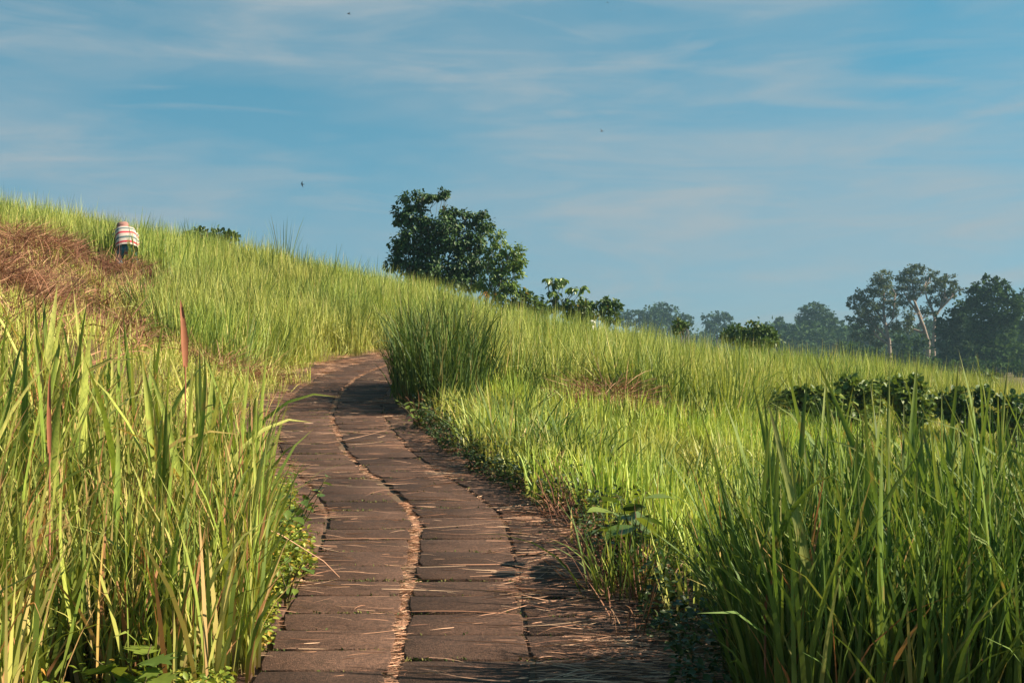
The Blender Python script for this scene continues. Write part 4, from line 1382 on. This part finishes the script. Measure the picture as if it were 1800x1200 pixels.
M_SKIN = solid("skin", (.20, .105, .065), (.26, .14, .09), 8, .55)
M_JEANS = solid("blue_cloth", (.045, .17, .27), (.07, .25, .38), 14, .9, .2, 60)
M_HAT = solid("pink_hat_cloth", (.22, .10, .085), (.34, .19, .16), 12, .9)
M_HAIR = solid("dark_hair", (.012, .01, .009), (.025, .02, .018), 20, .6)
M_SHIRT = shirt_material()
pb = gpt(-8.13, 27.0)
person = empty("person", tuple(pb), "person in a striped shirt and pink hat bending over to cut grass on the slope", "person")
person.scale = (1.0, .9, .88)
person.rotation_euler = (0, 0, R(20))
J, E, Rr = [], [], []


def jn(p, r, parent=None):
    J.append(p)
    Rr.append(r)
    if parent is not None:
        E.append((parent, len(J) - 1))
    return len(J) - 1


pel = jn((0, -.05, .62), .13)
sp = jn((0, .10, .78), .125, pel)
ch = jn((-.01, .28, .93), .135, sp)
nk = jn((-.03, .43, .98), .055, ch)
hd = jn((-.05, .53, 1.0), .085, nk)
jn((-.06, .62, .97), .075, hd)
for sx in (-1, 1):
    hp = jn((sx * .10, -.05, .56), .095, pel)
    kn = jn((sx * .15, .12, .30), .062, hp)
    an_ = jn((sx * .15, -.06, .05), .042, kn)
    jn((sx * .17, .10, .02), .035, an_)
    sh = jn((sx * .19, .33, .91), .065, ch)
    el_ = jn((sx * .22, .46, .66), .042, sh)
    wr = jn((sx * .13, .58, .48), .028, el_)
    pm = jn((sx * .10, .64, .44), .032, wr)
    for k in range(4):
        a_ = jn((sx * (.10 - .018 * (k - 1.5)), .685, .415 + .006 * k), .010, pm)
        jn((sx * (.09 - .016 * (k - 1.5)), .705 - .004 * k, .385 + .004 * k), .008, a_)
    th = jn((sx * .07, .655, .455), .011, pm)
    jn((sx * .05, .685, .44), .009, th)
body = obj("body", skin_mesh("body", J, E, Rr), M_SKIN, person)
# trousers
TJ = [(0, -.06, .60), (-.10, -.06, .55), (-.15, .12, .31), (-.15, -.05, .10), (.10, -.06, .55), (.15, .12, .31), (.15, -.05, .10), (0, .0, .70)]
obj("trousers", skin_mesh("trousers", TJ, [(0, 1), (1, 2), (2, 3), (0, 4), (4, 5), (5, 6), (0, 7)], [.16, .13, .088, .075, .13, .088, .075, .15]), M_JEANS, person)
# shirt: rings along the bent back, hem to collar, plus sleeves
rings = [((0, -.16, .50), .235, .17), ((0, -.12, .60), .235, .185), ((0, -.03, .72), .230, .19), ((0, .08, .84), .228, .185), ((-.01, .20, .95), .220, .165), ((-.02, .31, 1.01), .195, .13), ((-.03, .39, 1.02), .13, .09), ((-.04, .44, 1.01), .075, .07)]
ax_ = np.array([0, .62, .58])
ax_ /= np.linalg.norm(ax_)
nup = np.array([0, -ax_[2], ax_[1]])
SV, SA = [], []
k_ = 20
for i, (c, a_, b_) in enumerate(rings):
    for j in range(k_):
        t = j / k_ * 2 * math.pi
        SV.append(np.array(c) + np.array([a_ * math.copysign(abs(math.cos(t)) ** .8, math.cos(t)), 0, 0]) + nup * b_ * math.sin(t) + np.array([0, 0, .008 * math.sin(5 * t + i)]))
        SA.append(i / (len(rings) - 1))
SP = [[i * k_ + j, i * k_ + (j + 1) % k_, (i + 1) * k_ + (j + 1) % k_, (i + 1) * k_ + j] for i in range(len(rings) - 1) for j in range(k_)]
me = mk("shirt", np.array(SV), [np.array(SP)], {"bt": SA, "br": SA}, True)
shirt = obj("shirt", me, M_SHIRT, person)
md = shirt.modifiers.new("subdiv", 'SUBSURF')
md.levels = md.render_levels = 1
for sx in (-1, 1):
    V, P = tube(np.array([(sx * .15, .30, .93), (sx * .19, .36, .87), (sx * .215, .43, .74), (sx * .22, .46, .65)]), [.085, .085, .07, .065], 12)
    obj("sleeve", mk("sleeve", V, [P[0]], {"bt": np.repeat([.9, .75, .5, .3], 12), "br": np.zeros(48)}, True), M_SHIRT, person)
# hair and hat
bm = bmesh.new()
bmesh.ops.create_uvsphere(bm, u_segments=16, v_segments=10, radius=.115)
for v_ in bm.verts:
    v_.co = Vector((v_.co.x, v_.co.y * 1.1, v_.co.z)) + Vector((-.055, .53, 1.02))
me = bpy.data.meshes.new("hair")
bm.to_mesh(me)
bm.free()
obj("hair", me, M_HAIR, person)
HV = []
prof_ = [(.0, .145), (.07, .14), (.115, .105), (.128, .05), (.13, .0), (.19, -.035), (.205, -.05)]
for r_, z_ in prof_:
    for j in range(18):
        t = j / 18 * 2 * math.pi
        HV.append((-.055 + r_ * math.cos(t), .52 + r_ * math.sin(t), 1.075 + z_ + .01 * math.sin(3 * t) * (r_ > .15) + .10 * r_ * math.cos(t)))
HP = [[i * 18 + j, i * 18 + (j + 1) % 18, (i + 1) * 18 + (j + 1) % 18, (i + 1) * 18 + j] for i in range(len(prof_) - 1) for j in range(18)]
obj("hat", mk("hat", np.array(HV), [np.array(HP)], None, True), M_HAT, person)

# ------------------------------------------------------------------ birds
M_BIRD = solid("dark_feathers", (.012, .014, .018), (.03, .03, .035), 20, .6)


def bird(label, px, py, D, roll, heading, flap):
    p = at(px, py, D)
    root = empty("bird", tuple(p), label, "bird", "swallows in the sky")
    V, P = tube([[0, -.09, .0], [0, -.05, .004], [0, 0, .008], [0, .05, .006], [0, .085, .003]], [.006, .019, .024, .018, .004], 8)
    g = Geo()
    g.add(V, P)
    obj("body", g.mesh("body", True), M_BIRD, root)
    for sx in (-1, 1):
        a_ = flap
        w = np.array([[0, .03, 0], [.07 * math.cos(a_), .045, .07 * math.sin(a_)], [.17 * math.cos(a_ * .6), -.02, .17 * math.sin(a_ * .6)], [.08 * math.cos(a_), -.015, .08 * math.sin(a_)], [0, -.03, 0]])
        w[:, 0] *= sx
        w2 = w.copy()
        w2[:, 2] -= .005
        k = np.arange(5)
        g = Geo()
        g.add(np.concatenate([w, w2]), [np.array([[0, 1, 2, 3, 4], [9, 8, 7, 6, 5]]), np.stack([k, (k + 1) % 5, (k + 1) % 5 + 5, k + 5], -1)])
        obj("wing", g.mesh("wing"), M_BIRD, root)
    t_ = np.array([[0, -.07, .002], [.025, -.14, 0], [0, -.115, 0], [-.025, -.14, 0]])
    g = Geo()
    g.add(np.concatenate([t_, t_ - [0, 0, .004]]), [np.array([[0, 1, 2, 3], [7, 6, 5, 4]])])
    obj("tail", g.mesh("tail"), M_BIRD, root)
    root.rotation_euler = (R(12), roll, heading)


bird("dark bird with raised wing at the top, left of the middle", 613, 25, 62, R(-25), R(70), R(35))
bird("dark bird in the sky above the right side of the big tree", 1058, 231, 62, R(30), R(-40), R(40))
bird("dark bird low in the sky above the left slope", 531, 324, 62, R(70), R(80), R(20))
bird("tiny far bird at the top edge, the upper of two", 1068, 5, 130, R(10), R(60), R(25))
bird("tiny far bird near the top edge, the lower of two", 1091, 19, 150, R(20), R(-60), R(25))

# ------------------------------------------------------------------ haze
lo, hi = -12.0, 36.0
hx, hy0, hy1 = 2700, -60, 3690
hv = [(-hx, hy0, lo), (hx, hy0, lo), (hx, hy1, lo), (-hx, hy1, lo), (-hx, hy0, hi), (hx, hy0, hi), (hx, hy1, hi), (-hx, hy1, hi)]
me = mk("haze", np.array(hv, float), [np.array([[3, 2, 1, 0], [4, 5, 6, 7], [0, 1, 5, 4], [1, 2, 6, 5], [2, 3, 7, 6], [3, 0, 4, 7]])])
m, nt = new_mat("haze")
pv = N(nt, "ShaderNodeVolumePrincipled", i_Density=.00052)
pv.inputs['Color'].default_value = (.30, .48, .60, 1)
pv.inputs['Anisotropy'].default_value = 0.2
out = N(nt, "ShaderNodeOutputMaterial")
L(nt, pv.outputs[0], out.inputs['Volume'])
tag(obj("haze", me, m), "thin blue morning haze over the fields", None, None, "stuff")
